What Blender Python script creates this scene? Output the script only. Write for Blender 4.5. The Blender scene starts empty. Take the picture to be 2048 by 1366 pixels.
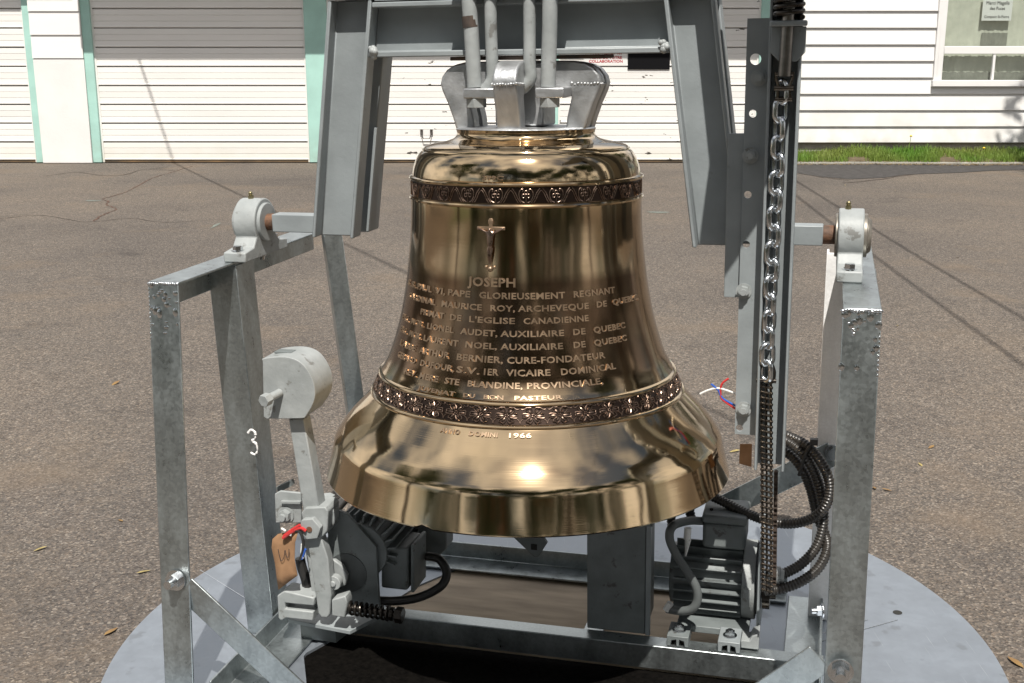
import bpy, bmesh, math, random
from mathutils import Vector, Matrix
random.seed(7)
R = math.radians
sc = bpy.context.scene
col = sc.collection
# ------------------------------------------------------------------ camera, world, sun, exposure
F, PITCH, CAMZ = 2350.0, R(14.3), 1.5           # focal length in pixels of a 2048 px wide frame
cam = bpy.data.cameras.new('camera'); co = bpy.data.objects.new('camera', cam); col.objects.link(co)
cam.sensor_width = 36.0; cam.lens = F / 2048 * 36.0; cam.clip_start = .05; cam.clip_end = 600
co.location = (0, 0, CAMZ); co.rotation_euler = (R(90) - PITCH, 0, 0)
sc.camera = co
SUN_EL, SUN_AZ = R(60), R(1)                   # azimuth to the right of straight behind the camera
sdir = Vector((math.cos(SUN_EL) * math.sin(SUN_AZ), -math.cos(SUN_EL) * math.cos(SUN_AZ), math.sin(SUN_EL)))
w = bpy.data.worlds.new('World'); sc.world = w; w.use_nodes = True
nt = w.node_tree; bg = nt.nodes['Background']
sky = nt.nodes.new('ShaderNodeTexSky'); sky.sky_type = 'NISHITA'; sky.sun_disc = False
sky.sun_elevation = SUN_EL; sky.sun_rotation = R(180) - SUN_AZ
sky.air_density = 1.0; sky.dust_density = 1.2; sky.ozone_density = 1.0
# broken white cloud over the whole sky
wtc = nt.nodes.new('ShaderNodeTexCoord'); wn = nt.nodes.new('ShaderNodeTexNoise'); wn.inputs['Scale'].default_value = 1.9; wn.inputs['Detail'].default_value = 9; wn.inputs['Roughness'].default_value = .55
nt.links.new(wtc.outputs['Generated'], wn.inputs['Vector'])
wr_ = nt.nodes.new('ShaderNodeValToRGB'); wr_.color_ramp.elements[0].position = .40; wr_.color_ramp.elements[1].position = .60
nt.links.new(wn.outputs['Fac'], wr_.inputs[0])
wm = nt.nodes.new('ShaderNodeMix'); wm.data_type = 'RGBA'; nt.links.new(wr_.outputs[0], wm.inputs[0]); nt.links.new(sky.outputs[0], wm.inputs[6]); wm.inputs[7].default_value = (19, 18.7, 18.3, 1)
nt.links.new(wm.outputs[2], bg.inputs[0]); bg.inputs[1].default_value = .05
sl = bpy.data.lights.new('sun', 'SUN'); sl.energy = 5.0; sl.angle = R(.53); sl.color = (1, .955, .88)
so = bpy.data.objects.new('sun', sl); col.objects.link(so)
so.rotation_euler = sdir.to_track_quat('Z', 'Y').to_euler(); so.location = (5, -10, 20)
sc.view_settings.view_transform = 'Standard'; sc.view_settings.look = 'None'
sc.view_settings.exposure = .36; sc.view_settings.gamma = 1.0
sc.view_settings.use_curve_mapping = False

# ------------------------------------------------------------------ the stand's own axes (u right, v back, z up), yawed and leaning a degree with the ground
S0 = Vector((.045, 2.70, 0)); YAW, TILT = R(15), R(1.0)
Vv = Vector((math.sin(YAW), math.cos(YAW), 0))
U0 = Vector((math.cos(YAW), -math.sin(YAW), 0))
Uu = U0 * math.cos(TILT) + Vector((0, 0, math.sin(TILT)))
Zz = -U0 * math.sin(TILT) + Vector((0, 0, math.cos(TILT)))
SM = Matrix.Translation(S0) @ Matrix((Uu, Vv, Zz)).transposed().to_4x4()
SMI = SM.inverted()
def ray(px, py):
    a = (px - 1024) / F; b = -(py - 683) / F
    return Vector((a, math.cos(PITCH) + b * math.sin(PITCH), -math.sin(PITCH) + b * math.cos(PITCH)))
CO = SMI @ Vector((0, 0, CAMZ))
def lray(px, py): return SMI.to_3x3() @ ray(px, py)
def lv(px, py, v): d = lray(px, py); return CO + d * ((v - CO.y) / d.y)
def lz(px, py, z): d = lray(px, py); return CO + d * ((z - CO.z) / d.z)
def lu(px, py, u): d = lray(px, py); return CO + d * ((u - CO.x) / d.x)
def yw(px, py, y): d = ray(px, py); return Vector((0, 0, CAMZ)) + d * (y / d.y)

# ------------------------------------------------------------------ materials
def mat(name, c, rough=.6, metal=0., var=.0, vscale=6., c2=None, bump=0., bscale=60., rvar=0., spec=.5, detail=4., coat=0., stretch=None, world=False, spots=None):
    m = bpy.data.materials.new(name); m.use_nodes = True
    t = m.node_tree; p = t.nodes['Principled BSDF']
    p.inputs['Base Color'].default_value = (*c, 1); p.inputs['Roughness'].default_value = rough
    p.inputs['Metallic'].default_value = metal; p.inputs['Specular IOR Level'].default_value = spec
    if coat: p.inputs['Coat Weight'].default_value = coat; p.inputs['Coat Roughness'].default_value = .15
    tc = t.nodes.new('ShaderNodeTexCoord')
    src = tc.outputs['Object']
    if world:
        ge = t.nodes.new('ShaderNodeNewGeometry'); src = ge.outputs['Position']
    if stretch:
        mp = t.nodes.new('ShaderNodeMapping'); mp.inputs['Scale'].default_value = stretch
        t.links.new(src, mp.inputs[0]); src = mp.outputs[0]
    if var or c2:
        n = t.nodes.new('ShaderNodeTexNoise'); n.inputs['Scale'].default_value = vscale; n.inputs['Detail'].default_value = detail
        t.links.new(src, n.inputs['Vector'])
        r = t.nodes.new('ShaderNodeValToRGB')
        lo = c2 if c2 else tuple(x * (1 - var) for x in c); hi = c if c2 else tuple(min(1, x * (1 + var)) for x in c)
        r.color_ramp.elements[0].color = (*lo, 1); r.color_ramp.elements[1].color = (*hi, 1)
        r.color_ramp.elements[0].position = .33; r.color_ramp.elements[1].position = .67
        t.links.new(n.outputs['Fac'], r.inputs[0]); t.links.new(r.outputs[0], p.inputs['Base Color'])
        if rvar:
            mr = t.nodes.new('ShaderNodeMapRange'); mr.inputs['To Min'].default_value = max(.02, rough - rvar); mr.inputs['To Max'].default_value = rough + rvar
            mr.inputs['From Min'].default_value = .3; mr.inputs['From Max'].default_value = .7
            t.links.new(n.outputs['Fac'], mr.inputs[0]); t.links.new(mr.outputs[0], p.inputs['Roughness'])
    if spots:      # worn or dirty patches with ragged outlines: (threshold, scale, colour, strength)
        ns = t.nodes.new('ShaderNodeTexNoise'); ns.inputs['Scale'].default_value = spots[1]; ns.inputs['Detail'].default_value = 8; ns.inputs['Roughness'].default_value = .65
        oi = t.nodes.new('ShaderNodeObjectInfo'); ad = t.nodes.new('ShaderNodeVectorMath'); ad.operation = 'ADD'; t.links.new(src, ad.inputs[0]); t.links.new(oi.outputs['Location'], ad.inputs[1]); t.links.new(ad.outputs[0], ns.inputs['Vector'])
        rs = t.nodes.new('ShaderNodeValToRGB'); rs.color_ramp.elements[0].position = spots[0]; rs.color_ramp.elements[1].position = spots[0] + .05; rs.color_ramp.elements[1].color = (spots[3],) * 3 + (1,)
        t.links.new(ns.outputs['Fac'], rs.inputs[0])
        ms = t.nodes.new('ShaderNodeMix'); ms.data_type = 'RGBA'; t.links.new(rs.outputs[0], ms.inputs[0])
        if p.inputs['Base Color'].links: t.links.new(p.inputs['Base Color'].links[0].from_socket, ms.inputs[6])
        else: ms.inputs[6].default_value = (*c, 1)
        ms.inputs[7].default_value = (*spots[2], 1); t.links.new(ms.outputs[2], p.inputs['Base Color'])
    if bump:
        n2 = t.nodes.new('ShaderNodeTexNoise'); n2.inputs['Scale'].default_value = bscale; n2.inputs['Detail'].default_value = 3
        t.links.new(src, n2.inputs['Vector'])
        b = t.nodes.new('ShaderNodeBump'); b.inputs['Strength'].default_value = bump; b.inputs['Distance'].default_value = .004
        t.links.new(n2.outputs['Fac'], b.inputs['Height']); t.links.new(b.outputs[0], p.inputs['Normal'])
    return m
def galv_mat(name, c, rough, scale=26., amount=.18, metal=.9, bump=.1):
    m = mat(name, c, rough, metal)
    t = m.node_tree; p = t.nodes['Principled BSDF']; tc = t.nodes['Texture Coordinate']
    nz = t.nodes.new('ShaderNodeTexNoise'); nz.inputs['Scale'].default_value = scale; nz.inputs['Detail'].default_value = 7; nz.inputs['Roughness'].default_value = .62
    mp = t.nodes.new('ShaderNodeMapping'); mp.inputs['Scale'].default_value = (1, 1, .35)
    v = t.nodes.new('ShaderNodeTexVoronoi'); v.inputs['Scale'].default_value = scale * 7
    mx = t.nodes.new('ShaderNodeMix'); mx.data_type = 'FLOAT'; mx.inputs[0].default_value = .16
    sp = t.nodes.new('ShaderNodeSeparateColor')
    t.links.new(tc.outputs['Object'], mp.inputs[0]); t.links.new(mp.outputs[0], nz.inputs['Vector']); t.links.new(tc.outputs['Object'], v.inputs['Vector'])
    t.links.new(v.outputs['Color'], sp.inputs[0])
    t.links.new(nz.outputs['Fac'], mx.inputs[2]); t.links.new(sp.outputs[0], mx.inputs[3])
    r = t.nodes.new('ShaderNodeValToRGB'); r.color_ramp.elements[0].position = .3; r.color_ramp.elements[1].position = .68
    r.color_ramp.elements[0].color = (*[x * (1 - amount) for x in c], 1); r.color_ramp.elements[1].color = (*[min(1, x * (1 + amount)) for x in c], 1)
    t.links.new(mx.outputs[0], r.inputs[0]); t.links.new(r.outputs[0], p.inputs['Base Color'])
    mr = t.nodes.new('ShaderNodeMapRange'); mr.inputs['From Min'].default_value = .3; mr.inputs['From Max'].default_value = .7; mr.inputs['To Min'].default_value = rough - .08; mr.inputs['To Max'].default_value = rough + .10
    t.links.new(mx.outputs[0], mr.inputs[0]); t.links.new(mr.outputs[0], p.inputs['Roughness'])
    b = t.nodes.new('ShaderNodeBump'); b.inputs['Strength'].default_value = bump; b.inputs['Distance'].default_value = .002
    n2 = t.nodes.new('ShaderNodeTexNoise'); n2.inputs['Scale'].default_value = 70; n2.inputs['Detail'].default_value = 4
    t.links.new(tc.outputs['Object'], n2.inputs['Vector'])
    t.links.new(n2.outputs['Fac'], b.inputs['Height']); t.links.new(b.outputs[0], p.inputs['Normal'])
    return m
def scratched(m, c_light, c_dark):
    t = m.node_tree; p = t.nodes['Principled BSDF']; ge = t.nodes.new('ShaderNodeNewGeometry'); prev = p.inputs['Base Color'].links[0].from_socket
    for ang, sx, th, cc, st in ((.4, 70, .69, c_light, .8), (1.5, 55, .70, c_light, .7), (2.5, 90, .71, c_dark, .7), (0, 1, .63, c_dark, .45)):
        mp = t.nodes.new('ShaderNodeMapping'); mp.inputs['Rotation'].default_value = (0, 0, ang); mp.inputs['Scale'].default_value = (sx, 1.6, 1) if sx > 1 else (5, 5, 5)
        n = t.nodes.new('ShaderNodeTexNoise'); n.inputs['Scale'].default_value = 2.2; n.inputs['Detail'].default_value = 5 if sx > 1 else 8
        t.links.new(ge.outputs['Position'], mp.inputs[0]); t.links.new(mp.outputs[0], n.inputs['Vector'])
        r = t.nodes.new('ShaderNodeValToRGB'); r.color_ramp.elements[0].position = th; r.color_ramp.elements[1].position = th + .05; r.color_ramp.elements[1].color = (st,) * 3 + (1,)
        t.links.new(n.outputs['Fac'], r.inputs[0])
        x = t.nodes.new('ShaderNodeMix'); x.data_type = 'RGBA'; t.links.new(r.outputs[0], x.inputs[0]); t.links.new(prev, x.inputs[6]); x.inputs[7].default_value = (*cc, 1); prev = x.outputs[2]
    t.links.new(prev, p.inputs['Base Color'])
M = {}
M['galv'] = galv_mat('galvanized steel', (.37, .405, .412), .34, 22., .24)
M['galv_sheet'] = galv_mat('galvanized sheet', (.31, .34, .38), .50, 9., .10, .75, .06)
scratched(M['galv_sheet'], (.52, .55, .58), (.19, .20, .21))
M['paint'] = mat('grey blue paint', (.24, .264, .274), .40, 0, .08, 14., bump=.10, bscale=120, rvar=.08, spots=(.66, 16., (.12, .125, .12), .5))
M['paint_light'] = mat('light grey paint', (.32, .338, .34), .5, 0, c2=(.25, .268, .268), vscale=22., bump=.22, bscale=70, spots=(.60, 24., (.13, .125, .115), .75))
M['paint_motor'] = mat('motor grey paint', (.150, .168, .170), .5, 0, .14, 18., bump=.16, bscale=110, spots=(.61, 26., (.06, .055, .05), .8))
M['motor_dark'] = mat('dark motor paint', (.07, .078, .08), .5, 0, .2, 20.)
M['zinc'] = mat('bright zinc', (.66, .68, .70), .2, 1., .12, 30., rvar=.08)
M['rod_steel'] = mat('bare steel rod', (.22, .205, .19), .3, .95, .2, 50.)
M['dark_steel'] = mat('oiled steel', (.055, .048, .042), .32, .9, .35, 60., rvar=.1)
M['chain_steel'] = mat('roller chain steel', (.13, .11, .09), .3, .95, .3, 80., rvar=.1)
M['silver'] = mat('aluminium paint', (.47, .48, .49), .42, .8, .12, 20., bump=.3, bscale=85, rvar=.1)
M['rust'] = mat('rusted steel', (.20, .095, .05), .7, .3, c2=(.09, .06, .045), vscale=50., bump=.3, bscale=200)
M['rust_plate'] = mat('rusty plate', (.11, .075, .055), .8, .2, c2=(.05, .04, .035), vscale=30., bump=.3)
M['brass'] = mat('dull brass', (.30, .26, .15), .4, .9, .25, 60.)
M['seal'] = mat('greasy seal steel', (.23, .21, .18), .45, .6, .3, 40.)
M['black_rubber'] = mat('black rubber', (.022, .021, .02), .42, 0, .2, 40.)
M['conduit'] = mat('black conduit', (.028, .025, .022), .33, 0, .25, 50.)
M['grey_cable'] = mat('grey cable', (.10, .11, .11), .5)
M['white_plastic'] = mat('white plastic', (.7, .7, .68), .4)
M['red_wire'] = mat('red wire', (.5, .03, .03), .4)
M['blue_wire'] = mat('blue wire', (.03, .10, .42), .4)
M['card'] = mat('brown cardboard', (.31, .175, .09), .85, 0, c2=(.22, .12, .06), vscale=25.)
M['ink'] = mat('dark ink', (.03, .025, .03), .7)
M['teal'] = mat('pale teal paint', (.36, .58, .52), .55, 0, .07, 5., bump=.08, bscale=60)
M['dark_gap'] = mat('dark gap', (.02, .02, .018), .9)
M['siding'] = mat('white siding', (.74, .73, .715), .5, 0, .03, 3., bump=.05, bscale=18, stretch=(.2, 1, 1), world=True)
M['stucco'] = mat('white stucco', (.72, .705, .69), .85, 0, .03, 4., bump=.35, bscale=45)
M['white_paint'] = mat('white paint', (.75, .74, .73), .45, 0, .03, 4.)
M['concrete'] = mat('concrete', (.30, .285, .25), .9, 0, .15, 8., bump=.3, bscale=60)
M['wood_trim'] = mat('bare wood strip', (.20, .12, .055), .85, 0, c2=(.06, .045, .03), vscale=2.2)
M['curtain'] = mat('pale curtain', (.56, .56, .48), .9, 0, .08, 9.)
M['curtain_low'] = mat('grey curtain', (.23, .23, .20), .9, 0, .1, 12.)
M['dark_room'] = mat('dark room', (.05, .05, .045), .9)
M['paper'] = mat('paper', (.72, .72, .70), .8)
M['red_print'] = mat('red print', (.42, .05, .06), .7)
M['black_plate'] = mat('black plate', (.006, .006, .007), .8, spec=.1)
M['mat'] = mat('dark sheet', (.0035, .003, .0026), .95, 0, .5, 90., bump=.5, bscale=150, spec=.05)  # near-black tone of the sheet in the base plate opening
M['bark'] = mat('bark', (.09, .07, .05), .9, 0, .3, 8., bump=.6, bscale=25)
M['leaf'] = mat('tree leaves', (.075, .12, .03), .55, 0, .35, 1.2)
M['leaf2'] = mat('dark tree leaves', (.045, .085, .025), .55, 0, .35, 1.2)
M['fallen'] = mat('dry leaf', (.30, .19, .06), .7, 0, c2=(.14, .07, .03), vscale=3.)
M['fallen2'] = mat('yellow leaf', (.30, .235, .09), .7, 0, .3, 40.)
M['grass'] = mat('grass', (.09, .21, .015), .6, 0, c2=(.17, .22, .04), vscale=1.6)
M['soil'] = mat('soil', (.10, .075, .045), .95, 0, .3, 12., bump=.4)
M['crack'] = mat('pavement crack', (.055, .04, .032), .95)
M['crack_brown'] = mat('rusty pavement crack', (.085, .045, .03), .95, 0, .5, 9.)
M['chalk'] = mat('green chalk', (.135, .150, .130), .95, 0, .2, 30.)
M['brick'] = mat('red brick', (.30, .12, .07), .85, 0, .25, 3., bump=.2)
M['roof'] = mat('roof shingle', (.09, .085, .08), .9, 0, .3, 10.)
M['orange'] = mat('orange wall', (.42, .20, .08), .8, 0, .15, 2.)

def asphalt_mat():
    m = bpy.data.materials.new('asphalt'); m.use_nodes = True; t = m.node_tree; p = t.nodes['Principled BSDF']
    p.inputs['Roughness'].default_value = .88; p.inputs['Specular IOR Level'].default_value = .35
    tc = t.nodes.new('ShaderNodeTexCoord')
    def noise(s, d=4, rgh=.5):
        n = t.nodes.new('ShaderNodeTexNoise'); n.inputs['Scale'].default_value = s; n.inputs['Detail'].default_value = d; n.inputs['Roughness'].default_value = rgh
        t.links.new(tc.outputs['Object'], n.inputs['Vector']); return n
    def ramp(src, stops):
        r = t.nodes.new('ShaderNodeValToRGB'); t.links.new(src, r.inputs[0])
        while len(r.color_ramp.elements) < len(stops): r.color_ramp.elements.new(.5)
        for e, (q, c) in zip(r.color_ramp.elements, stops): e.position = q; e.color = (*c, 1)
        return r
    def mix(mode, fac, a, b):
        x = t.nodes.new('ShaderNodeMix'); x.data_type = 'RGBA'; x.blend_type = mode
        if isinstance(fac, float): x.inputs[0].default_value = fac
        else: t.links.new(fac, x.inputs[0])
        t.links.new(a, x.inputs[6])
        if isinstance(b, tuple): x.inputs[7].default_value = (*b, 1)
        else: t.links.new(b, x.inputs[7])
        return x.outputs[2]
    v = t.nodes.new('ShaderNodeTexVoronoi'); v.inputs['Scale'].default_value = 165
    t.links.new(tc.outputs['Object'], v.inputs['Vector'])
    sp = t.nodes.new('ShaderNodeSeparateColor'); t.links.new(v.outputs['Color'], sp.inputs[0])
    stones = ramp(sp.outputs[0], [(0, (.062, .054, .049)), (.35, (.112, .099, .087)), (.62, (.138, .121, .105)), (.86, (.165, .139, .118)), (.95, (.255, .225, .192))])
    st2 = ramp(sp.outputs[1], [(0, (.78, .78, .8)), (.5, (1, 1, 1)), (1, (1.0, .93, .86))])
    c = mix('MULTIPLY', 1.0, stones.outputs[0], st2.outputs[0])
    c = mix('MULTIPLY', 1.0, c, ramp(noise(35, 6, .7).outputs['Fac'], [(.3, (.72, .71, .70)), (.55, (1, 1, 1)), (.75, (1.2, 1.16, 1.12))]).outputs[0])
    c = mix('MULTIPLY', 1.0, c, ramp(noise(.55, 6, .6).outputs['Fac'], [(.28, (.72, .72, .74)), (.5, (1, .99, .98)), (.72, (1.20, 1.15, 1.08))]).outputs[0])
    # oil stains and tyre-worn patches
    c = mix('MULTIPLY', 1.0, c, ramp(noise(1.7, 8, .6).outputs['Fac'], [(.30, (.70, .70, .71)), (.40, (1, 1, 1)), (.66, (1, 1, 1)), (.78, (1.14, 1.12, 1.10))]).outputs[0])
    c = mix('MULTIPLY', 1.0, c, ramp(noise(.23, 3, .5).outputs['Fac'], [(.32, (.84, .85, .87)), (.6, (1.04, 1.03, 1.01))]).outputs[0])
    # pale brown stains
    c = mix('MIX', ramp(noise(.9, 7, .65).outputs['Fac'], [(.55, (0, 0, 0)), (.74, (.6, .6, .6))]).outputs[0], c, (.17, .125, .085))
    t.links.new(c, p.inputs['Base Color'])
    b = t.nodes.new('ShaderNodeBump'); b.inputs['Strength'].default_value = .55; b.inputs['Distance'].default_value = .006
    mm = t.nodes.new('ShaderNodeMath'); mm.operation = 'ADD'
    t.links.new(v.outputs['Distance'], mm.inputs[0]); t.links.new(noise(60, 4).outputs['Fac'], mm.inputs[1])
    t.links.new(mm.outputs[0], b.inputs['Height']); t.links.new(b.outputs[0], p.inputs['Normal'])
    return m
M['asphalt'] = asphalt_mat()
M['asphalt_dark'] = mat('new asphalt', (.040, .036, .035), .9, 0, .35, 14., bump=.5, bscale=110)

def door_mat(name, chips):
    m = mat(name, (.74, .725, .70), .5, 0, .035, 2.2, bump=.06, bscale=14, stretch=(.35, 1, 1.6), world=True)
    t = m.node_tree; p = t.nodes['Principled BSDF']; ge = t.nodes.new('ShaderNodeNewGeometry')
    prev = p.inputs['Base Color'].links[0].from_socket
    sep = t.nodes.new('ShaderNodeSeparateXYZ'); t.links.new(ge.outputs['Position'], sep.inputs[0])
    # grime and yellowing low on the door
    mr = t.nodes.new('ShaderNodeMapRange'); mr.inputs['From Min'].default_value = .34; mr.inputs['From Max'].default_value = .0
    mr.inputs['To Max'].default_value = .5; t.links.new(sep.outputs[2], mr.inputs[0])
    n = t.nodes.new('ShaderNodeTexNoise'); n.inputs['Scale'].default_value = 5; t.links.new(ge.outputs['Position'], n.inputs['Vector'])
    mu = t.nodes.new('ShaderNodeMath'); mu.operation = 'MULTIPLY'; t.links.new(mr.outputs[0], mu.inputs[0]); t.links.new(n.outputs['Fac'], mu.inputs[1])
    mx = t.nodes.new('ShaderNodeMix'); mx.data_type = 'RGBA'; t.links.new(mu.outputs[0], mx.inputs[0]); t.links.new(prev, mx.inputs[6]); mx.inputs[7].default_value = (.52, .47, .32, 1)
    out = mx.outputs[2]
    if chips:
        n1 = t.nodes.new('ShaderNodeTexNoise'); n1.inputs['Scale'].default_value = 6.5; n1.inputs['Detail'].default_value = 5; n1.inputs['Roughness'].default_value = .6
        mp = t.nodes.new('ShaderNodeMapping'); mp.inputs['Scale'].default_value = (.8, 1, 1.9); t.links.new(ge.outputs['Position'], mp.inputs[0]); t.links.new(mp.outputs[0], n1.inputs['Vector'])
        r = t.nodes.new('ShaderNodeValToRGB'); r.color_ramp.elements[0].position = chips; r.color_ramp.elements[1].position = chips + .012
        t.links.new(n1.outputs['Fac'], r.inputs[0])
        m2 = t.nodes.new('ShaderNodeMix'); m2.data_type = 'RGBA'; t.links.new(r.outputs[0], m2.inputs[0]); t.links.new(out, m2.inputs[6]); m2.inputs[7].default_value = (.06, .05, .04, 1)
        out = m2.outputs[2]
    t.links.new(out, p.inputs['Base Color'])
    return m
M['door'] = door_mat('white door paint', 0)
M['door_chipped'] = door_mat('chipped white door paint', .66)

def grime(m, z0, z1, c, st):
    t = m.node_tree; p = t.nodes['Principled BSDF']; ge = t.nodes.new('ShaderNodeNewGeometry'); prev = p.inputs['Base Color'].links[0].from_socket
    sep = t.nodes.new('ShaderNodeSeparateXYZ'); t.links.new(ge.outputs['Position'], sep.inputs[0])
    mr = t.nodes.new('ShaderNodeMapRange'); mr.inputs['From Min'].default_value = z1; mr.inputs['From Max'].default_value = z0; mr.inputs['To Max'].default_value = st; t.links.new(sep.outputs[2], mr.inputs[0])
    n = t.nodes.new('ShaderNodeTexNoise'); n.inputs['Scale'].default_value = 3.5; n.inputs['Detail'].default_value = 7; t.links.new(ge.outputs['Position'], n.inputs['Vector'])
    r = t.nodes.new('ShaderNodeValToRGB'); r.color_ramp.elements[0].position = .38; r.color_ramp.elements[1].position = .72; t.links.new(n.outputs['Fac'], r.inputs[0])
    mu = t.nodes.new('ShaderNodeMath'); mu.operation = 'MULTIPLY'; t.links.new(mr.outputs[0], mu.inputs[0]); t.links.new(r.outputs[0], mu.inputs[1])
    x = t.nodes.new('ShaderNodeMix'); x.data_type = 'RGBA'; t.links.new(mu.outputs[0], x.inputs[0]); t.links.new(prev, x.inputs[6]); x.inputs[7].default_value = (*c, 1); t.links.new(x.outputs[2], p.inputs['Base Color'])
grime(M['siding'], .15, .9, (.40, .37, .30), .6); grime(M['teal'], -.05, .5, (.25, .27, .22), .7)
def glass_mat():
    m = bpy.data.materials.new('window glass'); m.use_nodes = True; t = m.node_tree
    t.nodes.remove(t.nodes['Principled BSDF']); o = t.nodes['Material Output']
    a = t.nodes.new('ShaderNodeBsdfTransparent'); a.inputs[0].default_value = (.93, .95, .94, 1)
    g = t.nodes.new('ShaderNodeBsdfGlossy'); g.inputs['Roughness'].default_value = .01
    lw = t.nodes.new('ShaderNodeLayerWeight'); pw = t.nodes.new('ShaderNodeMath'); pw.operation = 'POWER'; pw.inputs[1].default_value = 4.0
    t.links.new(lw.outputs['Facing'], pw.inputs[0]); f = t.nodes.new('ShaderNodeMath'); f.operation = 'MULTIPLY_ADD'; f.inputs[1].default_value = .6; f.inputs[2].default_value = .05; t.links.new(pw.outputs[0], f.inputs[0])
    x = t.nodes.new('ShaderNodeMixShader'); t.links.new(f.outputs[0], x.inputs[0]); t.links.new(a.outputs[0], x.inputs[1]); t.links.new(g.outputs[0], x.inputs[2])
    t.links.new(x.outputs[0], o.inputs[0]); return m
M['glass'] = glass_mat()

PIV = 1.083   # height of the bearing axis, origin of the bell's own coordinates
def bronze_mat():
    m = bpy.data.materials.new('polished bronze'); m.use_nodes = True; t = m.node_tree; p = t.nodes['Principled BSDF']
    p.inputs['Metallic'].default_value = 1.0
    tc = t.nodes.new('ShaderNodeTexCoord'); sep = t.nodes.new('ShaderNodeSeparateXYZ'); t.links.new(tc.outputs['Object'], sep.inputs[0])
    def math_(op, a, b=None, clamp=False):
        n = t.nodes.new('ShaderNodeMath'); n.operation = op; n.use_clamp = clamp
        for i, q in enumerate((a, b)):
            if q is None: continue
            if isinstance(q, (int, float)): n.inputs[i].default_value = q
            else: t.links.new(q, n.inputs[i])
        return n.outputs[0]
    def window(z0, z1, s):    # soft box in height
        a = math_('MULTIPLY', math_('SUBTRACT', sep.outputs[2], z0), 1 / s, True)
        b = math_('MULTIPLY', math_('SUBTRACT', z1, sep.outputs[2]), 1 / s, True)
        return math_('MULTIPLY', a, b)
    nz = t.nodes.new('ShaderNodeTexNoise'); nz.inputs['Scale'].default_value = 9; nz.inputs['Detail'].default_value = 6; t.links.new(tc.outputs['Object'], nz.inputs['Vector'])
    # brown tarnish left round the raised lettering, only on the lettered side (y < 0)
    front = math_('MULTIPLY', math_('SUBTRACT', -.02, sep.outputs[1]), 14., True)
    tar_dim = math_('MULTIPLY', math_('MULTIPLY', window(.755 - PIV, 1.035 - PIV, .04), front), math_('ADD', nz.outputs['Fac'], .42, True), True)
    tar_dim = math_('MAXIMUM', tar_dim, math_('MULTIPLY', math_('MULTIPLY', window(.755 - PIV, 1.15 - PIV, .03), math_('ADD', nz.outputs['Fac'], .25, True)), .55))  # weaker wash over the whole waist: dark reflection put into the colour
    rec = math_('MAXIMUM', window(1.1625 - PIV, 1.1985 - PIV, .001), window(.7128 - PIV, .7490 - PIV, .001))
    # lathe marks: fine variation round the bell
    mp = t.nodes.new('ShaderNodeMapping'); mp.inputs['Scale'].default_value = (1.5, 1.5, 260); t.links.new(tc.outputs['Object'], mp.inputs[0])
    nb = t.nodes.new('ShaderNodeTexNoise'); nb.inputs['Scale'].default_value = 2.5; nb.inputs['Detail'].default_value = 3; t.links.new(mp.outputs[0], nb.inputs['Vector'])
    def mix(fac, a, b):
        x = t.nodes.new('ShaderNodeMix'); x.data_type = 'RGBA'; t.links.new(fac, x.inputs[0])
        for i, q in ((6, a), (7, b)):
            if isinstance(q, tuple): x.inputs[i].default_value = (*q, 1)
            else: t.links.new(q, x.inputs[i])
        return x.outputs[2]
    c = mix(nz.outputs['Fac'], (.51, .375, .22), (.59, .445, .28))
    c = mix(tar_dim, c, (.17, .105, .062))
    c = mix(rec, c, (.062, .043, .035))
    t.links.new(c, p.inputs['Base Color'])
    rg = math_('ADD', math_('ADD', math_('MULTIPLY', nb.outputs['Fac'], .06), .055), math_('ADD', math_('MULTIPLY', tar_dim, .08), math_('MULTIPLY', rec, .25)))
    t.links.new(rg, p.inputs['Roughness'])
    b = t.nodes.new('ShaderNodeBump'); b.inputs['Strength'].default_value = .05; b.inputs['Distance'].default_value = .001
    t.links.new(nb.outputs['Fac'], b.inputs['Height'])
    # slow waviness of the casting
    nw = t.nodes.new('ShaderNodeTexNoise'); nw.inputs['Scale'].default_value = 7; nw.inputs['Detail'].default_value = 1.5; t.links.new(tc.outputs['Object'], nw.inputs['Vector'])
    b2 = t.nodes.new('ShaderNodeBump'); b2.inputs['Strength'].default_value = .22; b2.inputs['Distance'].default_value = .01
    t.links.new(nw.outputs['Fac'], b2.inputs['Height']); t.links.new(b.outputs[0], b2.inputs['Normal']); t.links.new(b2.outputs[0], p.inputs['Normal'])
    return m
M['bronze'] = bronze_mat()
M['bronze_relief'] = mat('bronze relief', (.27, .19, .145), .28, 1., .25, 60., rvar=.06)
M['bronze_letter'] = mat('bronze letters', (.31, .22, .145), .34, .75, .2, 50., rvar=.06)
M['bronze_inside'] = mat('dull bronze inside', (.16, .12, .08), .5, .8)

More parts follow.
